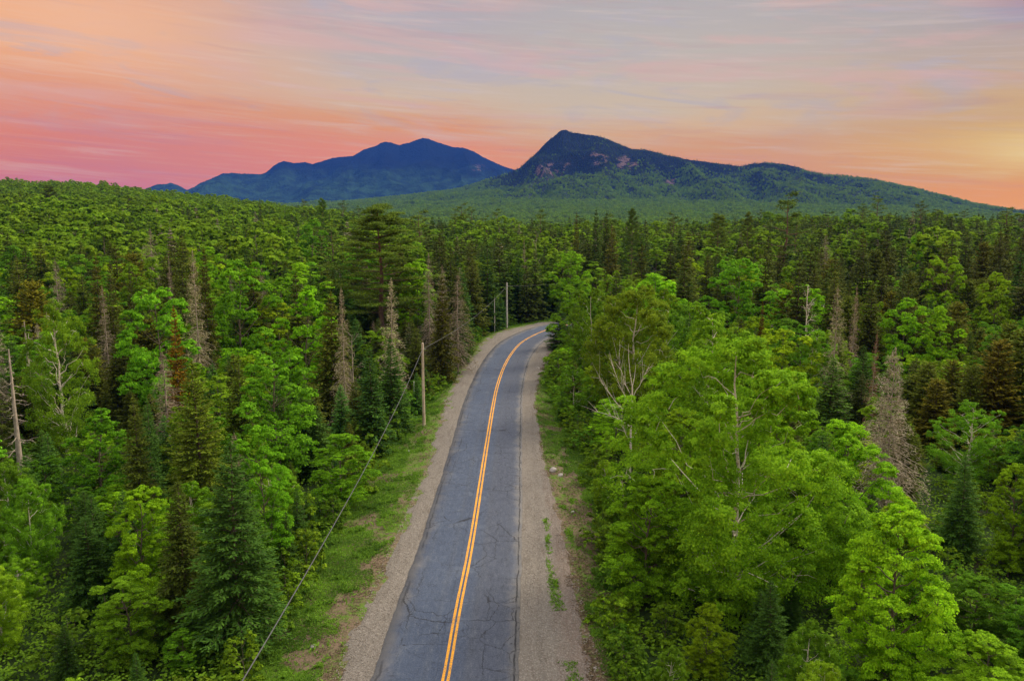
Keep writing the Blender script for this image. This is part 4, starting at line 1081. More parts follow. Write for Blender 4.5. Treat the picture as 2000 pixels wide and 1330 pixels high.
# ------------------------------------------------------------------ trees one can pick out in the photograph
# kind, x and y of the top in the photo, distance, width in photo pixels, lowest visible row, tint, label, short name for its neighbours
GRN = (1, 1, 1)
HERO = [
 ('fir', 446, 868, 38, 205, 1270, (.80, .95, 1.0), 'broad dark green fir with a pale leading shoot beside the verge shrubs', 'the broad dark fir', {}),
 ('spruce', 345, 938, 39.5, 130, 1210, (1.0, 1.05, .9), 'thin brownish fir with bare grey inner branches close beside the broad dark fir', 'the thin brownish fir', {}),
 ('maple', 268, 945, 42, 135, 1150, (1.2, 1.3, .8), 'small yellow green maple in front of the dark olive firs', 'the small yellow maple', {}),
 ('fir', 375, 708, 53, 158, 960, (1.6, 1.25, .75), 'tall olive green pointed fir with dense boughs above the small yellow maple', 'the tall olive fir', {}),
 ('spruce', 262, 775, 51, 92, 960, (1.08, 1.0, .8), 'slender rusty olive spruce standing to the left of the tall olive fir', 'the slender rusty spruce', {}),
 ('fir', 287, 782, 54, 70, 900, (1.1, 1.35, 1.6), 'pale blue green young fir squeezed between the rusty spruce and olive fir', 'the pale young fir', {}),
 ('fir', 640, 905, 300, 1, 906, GRN, '', '', {'skip': 1}),
 ('maple', 592, 560, 88, 128, 745, (1.1, 1.35, .8), 'rounded bright green maple, sunlit dome with a scalloped outline above dark spruces', 'the domed bright maple', {}),
 ('maple', 535, 688, 63, 172, 862, (.85, 1.15, 1.0), 'spreading green maple with layered leaf clumps, below the domed bright maple', 'the layered green maple', {}),
 ('openbirch', 108, 588, 70, 165, 870, (1.0, 1.1, 1.0), 'feathery green birch showing its white forked trunk', 'the feathery birch', {'lod': 0}),
 ('dead', 379, 492, 92, 62, 735, (1.3, 1.3, 1.05), 'tall dead spruce hung with pale beard lichen', 'the bearded dead spruce', {}),
 ('spruce', 395, 483, 97, 52, 600, (1.1, .9, .8), 'dark narrow spruce spire touching the bearded dead spruce', 'the narrow spire', {}),
 ('maple', 296, 558, 82, 165, 780, (.85, 1.15, 1.0), 'wide green maple between the white trunked birch and the bearded dead spruce', 'the wide maple', {}),
 ('maple', 462, 505, 104, 150, 700, (.95, 1.2, .9), 'wide pale green broad crown right of the bearded dead spruce', 'the pale broad crown', {}),
 ('fir', 338, 600, 75, 62, 720, (3.3, .95, .55), 'rust orange dying fir beside the bearded dead spruce', 'the rust orange fir', {}),
 ('dead', 322, 690, 68, 90, 800, (.8, .7, .65), 'low tangle of brown dead boughs below the rust orange fir', 'the brown tangle', {}),
 ('pine', 742, 410, 128, 222, 650, (1.35, 1.25, .9), 'tall white pine with level plumed boughs, standing high above the forest', 'the tall white pine', {}),
 ('dead', 762, 545, 92, 62, 690, (1.25, 1.25, 1.05), 'pale lichen covered dead spruce below the tall white pine', 'the pale dead spruce', {}),
 ('spruce', 642, 572, 84, 92, 760, (1.2, 1.0, .8), 'olive brown spruce with curling pale dead twigs on its right side', 'the olive brown spruce', {}),
 ('dead', 668, 562, 80, 48, 665, (1.2, 1.15, 1.0), 'narrow dead top of curled pale branches touching the olive brown spruce', 'the curled dead top', {}),
 ('fir', 722, 680, 72, 95, 830, (.75, .95, 1.1), 'bluish green fir left of the tall wooden utility pole', 'the bluish fir', {}),
 ('fir', 765, 660, 80, 85, 800, (.8, 1.0, 1.0), 'deep green fir between the bluish fir and the tall wooden pole', 'the deep green fir', {}),
 ('spruce', 862, 540, 104, 62, 740, (1.35, .95, .8), 'brown topped spruce with a long bare trunk by the gravel curve', 'the brown topped spruce', {}),
 ('dead', 893, 535, 110, 58, 725, (.85, .78, .7), 'grey brown dying spruce on a bare pale trunk beside the gravel curve', 'the grey dying spruce', {}),
 ('dead', 836, 498, 118, 46, 640, (.8, .75, .7), 'greyish dead spruce rising behind the brown topped spruce', 'the greyish dead spruce', {}),
 ('fir', 897, 585, 117, 38, 690, (.8, 1.0, 1.0), 'dark green fir crowding the gravel at the start of the bend', 'the dark verge fir', {}),
 ('snag', 17, 682, 62, 84, 915, (1, .9, .8), 'bare broken dead trunk with stubby grey branches near the photo left edge', 'the bare snag', {}),
 ('snag', 48, 628, 80, 60, 745, (.95, .95, 1.0), 'pale grey dead stem standing behind the bare snag', 'the pale grey stem', {}),
 ('cedar', 60, 548, 98, 100, 640, (1.15, .98, .7), 'yellow olive tree with soft upright boughs behind the feathery birch', 'the yellow olive tree', {}),
 ('spruce', 213, 515, 96, 52, 640, (1.0, .85, .9), 'dark pointed spruce left of the wide maple', 'the dark pointed spruce', {}),
 ('spruce', 188, 500, 104, 60, 600, (1.3, 1.0, .8), 'brown tinged spruce behind the dark pointed spruce', 'the brown tinged spruce', {}),
 ('spruce', 254, 518, 104, 34, 590, (.9, .8, .9), 'small dark spruce tip between two maples behind the wide maple', 'the small dark tip', {}),
 ('dead', 200, 560, 92, 40, 650, (1.1, 1.0, .95), 'leaning grey dead spruce in front of the dark pointed spruce', 'the leaning dead spruce', {}),
 ('dead', 327, 498, 108, 28, 560, (1.0, .9, .85), 'thin dead spruce tip above the wide maple', 'the thin dead tip', {}),
 ('maple', 612, 432, 190, 88, 520, (.75, 1.05, .9), 'dense dark round maple left of the tall white pine', 'the dense round maple', {}),
 ('maple', 540, 440, 195, 70, 520, (.95, 1.15, .9), 'rounded green maple beside the dense dark round maple', 'the rounded green maple', {}),
 ('spruce', 507, 390, 250, 22, 440, (.8, .9, .9), 'dark conifer tip standing up on the far tree line', 'the dark skyline tip', {}),
 ('pine', 630, 392, 255, 34, 450, (.8, 1.0, .8), 'small pointed pine standing up on the far tree line', 'the small skyline pine', {}),
 ('pine', 95, 366, 330, 50, 430, (.9, .8, .7), 'dull green old pine above the hillside maples at far left', 'the hillside pine', {}),
 ('fir', 1047, 520, 180, 70, 632, (.55, .75, .85), 'very dark fir standing at the outside of the bend', 'the very dark bend fir', {}),
 ('fir', 1012, 500, 176, 52, 630, (.65, .8, .8), 'dark fir just behind the pale grey pole at the bend', 'the dark fir at the pole', {}),
 ('fir', 1094, 590, 131, 62, 665, (.8, .95, 1.1), 'dark fir reaching over the road where it disappears round the bend', 'the fir over the bend', {}),
 ('maple', 1122, 560, 118, 84, 690, (.9, 1.05, .95), 'green maple filling the inside of the bend beside the dark fir', 'the bend maple', {}),
 ('birch', 1160, 560, 104, 96, 720, (1.0, 1.05, .85), 'olive birch between the bend and the airy olive birch', 'the inner birch', {}),
 ('maple', 1118, 488, 170, 74, 600, (1.0, 1.2, .8), 'pale green round tree with grey forked limbs above the bend', 'the pale round tree', {}),
 ('spruce', 1126, 415, 205, 26, 500, (1.3, .95, .8), 'slim brown spruce spire above the bend', 'the slim brown spire', {}),
 ('spruce', 1165, 408, 190, 38, 510, (.7, .85, .85), 'dark sharp spruce rising above the skyline right of the bend', 'the dark sharp spruce', {}),
 ('spruce', 1187, 414, 196, 40, 510, (.8, .85, .8), 'second dark spruce, twin of the dark sharp spruce and just behind it', 'the twin dark spruce', {}),
 ('spruce', 1198, 442, 178, 52, 540, (1.3, 1.0, .8), 'brown grey spruce in front of the twin dark spruces', 'the brown grey spruce', {}),
 ('pine', 1236, 413, 200, 44, 480, (.8, .9, .8), 'rounded small pine right of the twin dark spruces', 'the rounded small pine', {}),
 ('bare', 1047, 458, 185, 24, 520, (1.2, 1.1, .9), 'bare pale dead trunk with short limbs, deep in the wood above the bend', 'the bare pale trunk', {}),
 ('dead', 1025, 468, 185, 20, 520, (1.1, 1.05, .9), 'pale lichened dead stem next to the bare pale trunk', 'the lichened stem', {}),
 ('birch', 1233, 560, 84, 185, 800, (1.10, 1.0, .9), 'olive green birch with open airy crown on the right bank', 'the airy olive birch', {'lod': 0}),
 ('limbed', 1236, 672, 66, 118, 912, (1, 1, 1), 'white birch trunk with long bare limbs reaching left over the verge', 'the bare limbed birch', {'rot': 0.0}),
 ('birch', 1395, 600, 72, 180, 800, (1.05, 1.25, .9), 'leafy green birch behind the largest birch', 'the leafy birch', {}),
 ('bigbirch', 1455, 655, 43, 430, 1190, (1.2, 1.45, 1.0), 'largest birch, huge green crown over a white forked trunk beside the right shoulder', 'the largest birch', {'lod': 0}),
 ('maple', 1330, 800, 56, 150, 1000, (1.3, 1.2, .7), 'yellow green maple between the bare limbed birch and the largest birch', 'the yellow roadside maple', {}),
 ('maple', 1270, 930, 44, 190, 1190, (1.2, 1.4, .95), 'mid green maple hugging the verge left of the largest birch', 'the verge maple', {}),
 ('maple', 1660, 820, 46, 190, 1080, (1.2, 1.4, .95), 'fresh green maple leaning right of the largest birch', 'the leaning maple', {}),
 ('maple', 1765, 985, 34.5, 235, 1330, (1.65, 1.8, 1.0), 'lime green young maple with a thin pale trunk, brightest tree at lower right', 'the lime maple', {}),
 ('deadbroad', 1752, 683, 56, 146, 985, (1.1, 1.06, 1.05), 'large grey dead spruce with drooping brittle boughs', 'the large grey dead spruce', {}),
 ('dead', 1638, 560, 80, 66, 725, (1.25, 1.25, 1.0), 'dead spruce with a dark top and pale lichen below', 'the lichened dead spruce', {}),
 ('fir', 1628, 700, 74, 110, 850, (1.0, 1.1, .9), 'ragged green fir at the foot of the lichened dead spruce', 'the ragged fir', {}),
 ('dead', 1672, 560, 92, 34, 640, (1.1, .95, .85), 'thin pale dead spruce beside the lichened dead spruce', 'the thin pale dead spruce', {}),
 ('maple', 1450, 500, 118, 130, 625, (.85, 1.15, .9), 'tall rounded green maple behind the leafy birch', 'the tall rounded maple', {}),
 ('maple', 1530, 640, 82, 130, 800, (1.4, 1.3, .7), 'yellow green maple with reaching sprays in front of brown cedars', 'the spraying maple', {}),
 ('maple', 1765, 585, 98, 105, 700, (1.05, 1.3, .8), 'bright flat topped maple behind the large grey dead spruce', 'the flat topped maple', {}),
 ('maple', 1845, 598, 95, 90, 700, (1.25, 1.4, .8), 'bright maple with reaching sprays right of the flat topped maple', 'the bright reaching maple', {}),
 ('maple', 1852, 497, 130, 88, 590, (1.4, 1.4, .8), 'pale yellow green rounded maple in the dark conifers on the right', 'the pale rounded maple', {}),
 ('maple', 1795, 452, 180, 46, 520, (1.0, 1.3, .8), 'small vivid green round tree among far dark conifers on the right', 'the vivid small tree', {}),
 ('maple', 1945, 535, 118, 90, 640, (1.4, 1.4, .8), 'yellow green maple by the right edge behind the brown cedars', 'the yellow edge maple', {}),
 ('openbirch', 1900, 785, 64, 140, 1010, (.75, 1.05, .9), 'tall soft green birch right of the large grey dead spruce', 'the soft birch', {}),
 ('cedar', 1955, 665, 76, 95, 850, (1.12, .90, .65), 'orange brown cedar behind the soft birch at the right edge', 'the orange cedar', {}),
 ('cedar', 1830, 740, 74, 80, 860, (1.12, .95, .7), 'olive orange cedar between the large grey dead spruce and the soft birch', 'the olive orange cedar', {}),
 ('dead', 1712, 650, 72, 34, 760, (1.1, .65, .55), 'slim reddish dying spruce left of the large grey dead spruce', 'the slim reddish spruce', {}),
 ('maple', 1990, 905, 47, 100, 1060, (1.25, 1.3, .8), 'bright maple cut by the right edge below the orange cedar', 'the cut bright maple', {}),
 ('fir', 1888, 890, 50, 90, 1200, (.85, 1.05, 1.0), 'dark green fir with a bare broken top right of the lime maple', 'the broken topped fir', {}),
 ('maple', 1940, 1250, 31, 200, 1330, (1.1, 1.2, .8), 'low spreading green maple at the lower right corner', 'the corner maple', {}),
 ('maple', 1915, 1120, 38, 150, 1330, (.75, 1.0, 1.0), 'deep green maple between the lime maple and the broken topped fir', 'the deep green maple', {}),
 ('bare', 1580, 560, 92, 70, 640, (.8, .7, .65), 'leafless grey tree with upswept limbs left of the lichened dead spruce', 'the leafless grey tree', {}),
 ('spruce', 1490, 590, 98, 26, 660, (1.8, .75, .6), 'small red brown dying spruce right of the tall rounded maple', 'the red brown spruce', {}),
 ('pine', 1405, 422, 215, 62, 500, (1.1, 1.0, .8), 'broad rounded pine on the far tree line right of the bend', 'the broad far pine', {}),
 ('pine', 1462, 420, 225, 42, 480, (1.1, 1.0, .8), 'rounded pine beside the broad far pine', 'the rounded far pine', {}),
 ('maple', 185, 800, 58, 130, 960, (.9, 1.2, 1.0), 'leafy green maple in front of the white trunked birch', 'the leafy front maple', {}),
 ('maple', 505, 830, 46, 130, 1100, (.9, 1.25, 1.0), 'upright fresh green maple between the broad dark fir and the verge', 'the upright maple', {}),
 ('birch', 40, 935, 46, 110, 1100, (.8, 1.1, 1.0), 'slim young green birch at the left edge behind low shrubs', 'the slim young birch', {}),
 ('fir', 235, 1010, 43, 90, 1130, (.85, 1.1, 1.4), 'small blue green fir beneath the small yellow maple', 'the small blue fir', {}),
 ('maple', 245, 1130, 37, 150, 1280, (.9, 1.0, .9), 'dull olive maple bush below the thin brownish fir', 'the dull olive maple', {}),
 ('fir', 620, 800, 66, 90, 900, (.8, .95, 1.0), 'dark fir left of the grey green roadside maple', 'the dark roadside fir', {}),
 ('fir', 165, 1010, 42, 120, 1200, (.8, 1.0, 1.0), 'dark green fir left of the small blue green fir', 'the left dark fir', {}),
 ('fir', 480, 960, 42, 120, 1180, (1.0, 1.1, .8), 'mid green fir against the right side of the broad dark fir', 'the mid green fir', {}),
 ('maple', 660, 845, 58, 120, 980, (.85, 1.0, .8), 'grey green roadside maple at the verge left of the tall wooden pole', 'the grey green maple', {}),
]
HB = []
for (kind, px, py, Yd, wpx, yb, tint, label, short, opt) in HERO:
    if opt.get('skip'):
        continue
    p = at(px, py, Yd)
    zg = float(T(p[0], p[1]))
    if kind not in ('birch', 'maple') or Yd > 60:
        pass
    H = max(1.5, p[2] - zg + .05)
    dep = proj(p[0], p[1], p[2])[2]
    W = wpx * dep / F
    o = place(kind, p[0], p[1], H, W, tint, label, lod=opt.get('lod'), variant=len(HB), rot=opt.get('rot'))
    s9, l9 = road_coords([[p[0], p[1]]])
    if off('tl', s9)[0] < l9[0] < off('tr', s9)[0] and p[1] < 260:
        print('ON ROAD', short, s9, l9, off('gl', s9), off('gr', s9))
    HB.append(dict(x=p[0], y=p[1], px=px, py=py, w=wpx, yb=yb, d=Yd, W=W, short=short, kind=kind))

# ------------------------------------------------------------------ the forest round them
TINTS = {
 'maple': [((1, 1, 1), 'green'), ((.8, 1.05, 1.05), 'deep green'), ((1.15, 1.35, .8), 'bright green'), ((1.45, 1.3, .75), 'yellow green'), ((.65, .85, 1.0), 'dark green')],
 'birch': [((.85, 1.05, 1.0), 'soft green'), ((1.1, 1.1, .8), 'olive green'), ((1.0, 1.2, .9), 'fresh green')],
 'fir': [((.8, .95, 1.0), 'dark green'), ((1.0, 1.1, 1.0), 'green'), ((1.4, 1.15, .75), 'olive'), ((1.0, 1.25, 1.5), 'blue green')],
 'spruce': [((.9, .9, .9), 'dark green'), ((1.15, 1.0, .8), 'olive brown'), ((1.12, .98, .8), 'brownish'), ((1.1, 1.05, .9), 'olive')],
 'dead': [((.85, .82, .78), 'grey brown'), ((1.1, 1.06, 1.0), 'pale grey'), ((.7, .62, .56), 'brown grey')],
 'cedar': [((.85, .98, .8), 'olive'), ((.98, .90, .75), 'brownish olive'), ((.9, 1.05, .9), 'yellow green')],
 'pine': [((.9, 1.0, .9), 'green'), ((1.1, 1.0, .8), 'olive green')],
 'shrub': [((1, 1, 1), 'green'), ((1.2, 1.15, .8), 'yellow green'), ((.75, .95, 1.0), 'deep green'), ((1.05, .95, .8), 'dull olive')],
 'bare': [((1.0, .95, .9), 'grey')],
}
SHAPEW = {'maple': 'maple', 'birch': 'birch', 'fir': 'fir', 'spruce': 'spruce', 'dead': 'dead spruce', 'cedar': 'cedar', 'pine': 'pine', 'shrub': 'shrub', 'bare': 'leafless tree'}
def mix_at(px, py):
    if px < 640:
        if py < 470: return dict(maple=.60, spruce=.28, fir=.12)
        if py < 640: return dict(maple=.46, spruce=.32, fir=.12, dead=.04, cedar=.06)
        return dict(maple=.38, fir=.34, spruce=.16, birch=.10, dead=.02)
    if px < 1075:
        return dict(spruce=.48, fir=.26, dead=.08, maple=.13, pine=.02, bare=.03)
    if px < 1500:
        if py < 500: return dict(spruce=.62, fir=.12, maple=.18, pine=.05, dead=.03)
        return dict(maple=.44, birch=.34, spruce=.14, fir=.08)
    if py < 540: return dict(spruce=.66, fir=.14, maple=.08, cedar=.10, dead=.02)
    if py < 760: return dict(maple=.34, spruce=.24, cedar=.22, fir=.08, birch=.10, dead=.02)
    return dict(maple=.46, birch=.14, cedar=.16, fir=.20, dead=.04)

placed = [(h['x'], h['y'], h['W'] * .5) for h in HB]
cell = {}
def cadd(x, y, r):
    cell.setdefault((int(x // 8), int(y // 8)), []).append((x, y, r))
for q in placed:
    cadd(*q)
def crowded(x, y, r, k=.62):
    cx, cy = int(x // 8), int(y // 8)
    for i in range(cx - 1, cx + 2):
        for j in range(cy - 1, cy + 2):
            for (a, b, c) in cell.get((i, j), ()):
                if (a - x) ** 2 + (b - y) ** 2 < (k * (r + c)) ** 2:
                    return True
    return False
def hides_hero(x, y, z, H, W):
    tx, ty, dep = proj(x, y, z + H)
    bx, by, _ = proj(x, y, z)
    hw = W * .5 * F / dep
    worst = 0
    for h in HB:
        if y >= h['d'] - .5:
            continue
        ov = min(tx + hw, h['px'] + h['w'] * .42) - max(tx - hw, h['px'] - h['w'] * .42)
        if ov > 0.12 * min(2 * hw, h['w']) and ty < h['yb'] - 0.12 * (h['yb'] - h['py']) and by > h['py']:
            worst = max(worst, h['yb'] - ty)
    return worst
FAR_D = 172.0
NF = 0
LIM = dict(maple=285, birch=200, fir=260, spruce=290, dead=90, cedar=150, pine=40, bare=30, shrub=290)
cand = []
y_ = 22.0
while y_ < FAR_D:
    st_ = 3.1 + y_ * .0125
    xm = y_ * .70 + 9
    x_ = -xm
    while x_ < xm:
        cand.append((x_ + rnd.uniform(-.45, .45) * st_, y_ + rnd.uniform(-.45, .45) * st_))
        x_ += st_
    y_ += st_ * .92
cand = [c for c in cand if c[1] > 20]
ca = np.array(cand)
sC, lC = road_coords(ca)
tlC, trC = off('tl', sC), off('tr', sC)
FILL = []
WID = dict(maple=(.50, .70), birch=(.45, .6), fir=(.36, .46), spruce=(.30, .42), dead=(.24, .34), cedar=(.34, .46), pine=(.40, .5), bare=(.35, .5), shrub=(.9, 1.2))
# a shrubby margin along both forest edges
n_inner = len(cand)
for side_, key_ in ((-1, 'tl'), (1, 'tr')):
    s0_ = 58.0 if False else 30.0
    while s0_ < 235:
        o_ = off(key_, s0_) + side_ * rnd.uniform(-.3, 1.6)
        x_ = float(np.interp(s0_, CS, CL[:, 0]) + np.interp(s0_, CS, NRM[:, 0]) * o_); y_ = float(np.interp(s0_, CS, CL[:, 1]) + np.interp(s0_, CS, NRM[:, 1]) * o_)
        if 22 < y_ < 165:
            cand.append((x_, y_))
        s0_ += rnd.uniform(1.1, 2.0) * (1 if s0_ < 130 else 1.5)
ca = np.array(cand)
sC, lC = road_coords(ca)
tlC, trC = off('tl', sC), off('tr', sC)
for i_, ((x, y), s, l, tl, tr) in enumerate(zip(cand, sC, lC, tlC, trC)):
    margin = i_ >= n_inner
    edge = (tl - l) if l < 0 else (l - tr)
    if edge < .6 and not margin:
        continue
    z = float(T(x, y))
    gx, gy, _ = proj(x, y, z)
    # height grows with depth into the wood and distance
    base = 5.5 + 7.5 * float(sstep(28, 80, y)) + 2.0 * float(sstep(80, 150, y))
    if l < 0 and y < 48:
        base *= .62 + .38 * min(1, max(0, (edge - 3) / 16))
    H = base * rnd.uniform(.72, 1.18)
    if edge < 3.0 and y < 90:
        H *= .55 if l < 0 else .8
    kx, ky, _ = proj(x, y, z + H)
    mx = mix_at(kx, ky)
    kind = rnd.choices(list(mx), list(mx.values()))[0]
    if y < 45 and l < 0 and edge < 12 and rnd.random() < .6:
        kind = 'shrub'
    if margin:
        kind = 'shrub' if rnd.random() < .85 else 'fir'
        H = rnd.uniform(2.5, 5)
    if kind == 'dead' and y < 45:
        kind = 'maple'
    if COUNT.get(kind, 0) >= LIM[kind]:
        kind = 'fir' if COUNT.get('fir', 0) < LIM['fir'] else ('cedar' if COUNT.get('cedar', 0) < LIM['cedar'] else 'birch')
    if y < 56 and kind in ('cedar', 'spruce') and COUNT.get('fir', 0) < LIM['fir']:
        kind = 'fir'
    if kind in ('spruce', 'dead'):
        H *= 1.12
    if kind == 'shrub':
        H = rnd.uniform(2.2, 4.2) if not margin else rnd.uniform(1.3, 3.4)
    lo, hi = WID[kind]
    W = H * rnd.uniform(lo, hi)
    sc = 1.0
    while sc > .22 and hides_hero(x, y, z, H * sc, W * sc ** .6):
        sc *= .86
    if sc <= .22:
        kind, H = 'shrub', rnd.uniform(1.6, 2.6); W = H * 1.15
    else:
        H *= sc; W *= sc ** .6
    if H < 2.6 and kind not in ('fir',):
        kind = 'shrub'; W = max(W, H * 1.1)
    if COUNT.get(kind, 0) >= LIM[kind]:
        continue
    if crowded(x, y, W * .5, (.52 if kind != 'shrub' else .34) if not margin else .30):
        continue
    # shows in the picture at all?
    if abs(kx - 1000) > 1130 + W * .5 * F / max(y, 1):
        continue
    tints = TINTS[kind]
    k = rnd.randrange(len(tints))
    if kx < 1000 and kind == 'maple' and y < 60 and k == 3 and rnd.random() < .6:
        k = 0
    if y < 52 and kind in ('spruce', 'fir'):
        k = 0
    tint, tw_ = tints[k]
    jit = rnd.uniform(.88, 1.12)
    o = place(kind, x, y, H, W, tuple(c * jit for c in tint), None)
    cadd(x, y, W * .5)
    FILL.append((o, kind, tw_, x, y, H, W, l, edge))

# every tree of the fill gets a label built from what stands next to it
def unique_labels():
    from collections import defaultdict
    by = defaultdict(list)
    for (o, kind, tone, x, y, H, W, l, edge) in FILL:
        z = o.location.z
        px, py, _ = proj(x, y, z + H * .7)
        best, bd = None, 1e9
        for h in HB:
            hy = (h['py'] + h['yb']) / 2
            d = math.hypot(px - h['px'], (py - hy) * 1.3) * (1 + .25 * abs(math.log(y / h['d'])))
            if d < bd:
                bd, best = d, h
        h = best
        if abs(y - h['d']) > 0.12 * h['d'] and abs(px - h['px']) < h['w'] * .6:
            rel = 'behind' if y > h['d'] else 'in front of'
        elif y > h['d'] * 1.12:
            rel = 'behind and ' + ('left' if px < h['px'] else 'right') + ' of'
        elif y < h['d'] * .88:
            rel = 'before and ' + ('left' if px < h['px'] else 'right') + ' of'
        else:
            rel = ('left' if px < h['px'] else 'right') + ' of'
        if kind == 'shrub':
            size = 'low ' if H < 2.3 else 'tall ' if H > 3.4 else ''
        else:
            size = 'young ' if H < 5.0 else 'short ' if H < 8 else 'tall ' if H > 13.5 else ''
        by[f"{size}{tone} {SHAPEW[kind]} {rel} {h['short']}"].append((y, px, o))
    ords = ['nearest', 'second', 'third', 'fourth', 'fifth', 'sixth', 'seventh', 'eighth', 'ninth', 'tenth', 'eleventh', 'twelfth']
    for k, v in by.items():
        if len(v) == 1:
            v[0][2]['label'] = k
            continue
        v.sort(key=lambda q: q[0])
        for i, (_, _, o) in enumerate(v):
            o['label'] = k + (', nearest one' if i == 0 else ', farthest' if i == len(v) - 1 else f', {ords[min(i, 11)]} nearest')
unique_labels()

# ------------------------------------------------------------------ far forest: one mass nobody could count
def merged(key, tr, cr, leaf, bark):
    nt = len(np.concatenate(tr.q)); 
    V = np.concatenate([np.concatenate(tr.v), np.concatenate(cr.v)])
    Qt, Qc = np.concatenate(tr.q), np.concatenate(cr.q) + len(np.concatenate(tr.v))
    me = mesh_from(key, V, np.concatenate([Qt, Qc]), None, np.concatenate([np.full(nt, .5), np.concatenate(cr.t)]))
    me.materials.append(M[bark]); me.materials.append(M[leaf])
    me.polygons.foreach_set('material_index', np.concatenate([np.zeros(nt, np.int32), np.ones(len(Qc), np.int32)]))
    return me
far_col = bpy.data.collections.new('far_tree_shapes')
PALETTE = []
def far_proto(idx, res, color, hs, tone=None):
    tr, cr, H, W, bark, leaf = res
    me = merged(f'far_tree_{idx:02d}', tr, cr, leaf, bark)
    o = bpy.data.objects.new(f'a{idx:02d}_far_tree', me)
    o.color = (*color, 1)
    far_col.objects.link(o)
    PALETTE.append((o, H))
fm = lambda s, leaf='maple', **k: broadleaf(s, 12, 8.6, .2, 24, 10, 28, .38, .9, leaf, 'bark', limbs_shown=0, wild=.3, rk=.92, iso=1.0, dome=.9, tn=.55, **k)
fs = lambda s, mat='spruce', W=5.4: conifer(s, 13, W, 24, 8, 6, 1, .46, .35, .9, rag=.34, mat=mat, hang=.25, twl=1.1)
idx = 0
FARMIX = []
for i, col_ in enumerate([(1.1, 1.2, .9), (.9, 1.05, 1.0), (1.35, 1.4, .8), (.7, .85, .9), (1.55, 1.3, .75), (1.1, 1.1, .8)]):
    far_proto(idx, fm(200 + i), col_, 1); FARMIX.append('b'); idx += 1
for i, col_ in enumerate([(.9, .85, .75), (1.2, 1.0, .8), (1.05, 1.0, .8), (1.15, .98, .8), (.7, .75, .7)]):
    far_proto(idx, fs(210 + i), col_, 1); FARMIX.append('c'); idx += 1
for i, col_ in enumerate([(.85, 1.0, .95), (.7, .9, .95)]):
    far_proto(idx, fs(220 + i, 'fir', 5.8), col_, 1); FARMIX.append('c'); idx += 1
far_proto(idx, fs(230, 'dead', 3.6), (1.0, .9, .8), 1); FARMIX.append('d'); idx += 1
far_proto(idx, pine(231, 18, 9, 24, .32, 36, .6), (.9, 1.0, .85), 1); FARMIX.append('p'); idx += 1
# very plain shapes for the valley slopes kilometres away
TINY0 = idx
ft = lambda s: broadleaf(s, 11, 8.6, .3, 8, 5, 5, 1.6, .9, 'maple', 'bark', limbs_shown=0, wild=.2, tn=.3, iso=1.0)
fc = lambda s: conifer(s, 13, 4.6, 9, 5, 3, 1, .9, .3, .9, mat='fir', twl=1.3)
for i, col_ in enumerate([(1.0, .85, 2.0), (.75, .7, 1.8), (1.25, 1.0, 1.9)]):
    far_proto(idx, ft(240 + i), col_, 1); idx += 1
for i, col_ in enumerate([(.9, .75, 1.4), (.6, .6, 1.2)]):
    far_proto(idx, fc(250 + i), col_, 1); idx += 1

def scatter(name, P, S, I, label):
    me = bpy.data.meshes.new(name)
    me.vertices.add(len(P)); me.vertices.foreach_set('co', np.asarray(P, np.float32).ravel())
    for nm, typ, val in (('size', 'FLOAT_VECTOR', S), ('pick', 'INT', I), ('turn', 'FLOAT', np.random.default_rng(3).uniform(0, 6.28, len(P)))):
        a = me.attributes.new(nm, typ, 'POINT')
        if typ == 'FLOAT_VECTOR': a.data.foreach_set('vector', np.asarray(val, np.float32).ravel())
        else: a.data.foreach_set('value', np.asarray(val, np.int32 if typ == 'INT' else np.float32))
    o = link(name, me)
    tag(o, label, kind='stuff')
    ng = bpy.data.node_groups.new(name, 'GeometryNodeTree')
    ng.interface.new_socket('Geometry', in_out='INPUT', socket_type='NodeSocketGeometry')
    ng.interface.new_socket('Geometry', in_out='OUTPUT', socket_type='NodeSocketGeometry')
    gi = ng.nodes.new('NodeGroupInput'); go = ng.nodes.new('NodeGroupOutput')
    ip = ng.nodes.new('GeometryNodeInstanceOnPoints')
    ci = ng.nodes.new('GeometryNodeCollectionInfo')
    ci.inputs[0].default_value = far_col
    ci.inputs['Separate Children'].default_value = True
    ci.inputs['Reset Children'].default_value = True
    def attr(nm, dt):
        n = ng.nodes.new('GeometryNodeInputNamedAttribute'); n.data_type = dt; n.inputs[0].default_value = nm
        return n.outputs[0]
    L = ng.links.new
    L(gi.outputs[0], ip.inputs['Points']); L(ci.outputs[0], ip.inputs['Instance'])
    ip.inputs['Pick Instance'].default_value = True
    L(attr('pick', 'INT'), ip.inputs['Instance Index'])
    L(attr('size', 'FLOAT_VECTOR'), ip.inputs['Scale'])
    cx = ng.nodes.new('ShaderNodeCombineXYZ'); L(attr('turn', 'FLOAT'), cx.inputs[2])
    L(cx.outputs[0], ip.inputs['Rotation'])
    L(ip.outputs[0], go.inputs[0])
    md = o.modifiers.new('scatter', 'NODES'); md.node_group = ng
    return o

r = np.random.default_rng(77)
# 172 m to the ridge line and a little over it
pts = []
d = FAR_D - 14
while d < 1250:
    step = 5.1 + d * .0004
    aa = np.arange(-.70, .70, step / d) + r.uniform(0, step / d)
    aa = aa + r.uniform(-.5, .5, len(aa)) * step / d
    dd = d + r.uniform(-.55, .55, len(aa)) * step
    keep = dd < ridge_r(aa) + 160
    pts.append(np.stack([np.sin(aa) * dd, np.cos(aa) * dd], 1)[keep])
    d += step
P = np.concatenate(pts)
P = P[(P[:, 1] > FAR_D - 4)]
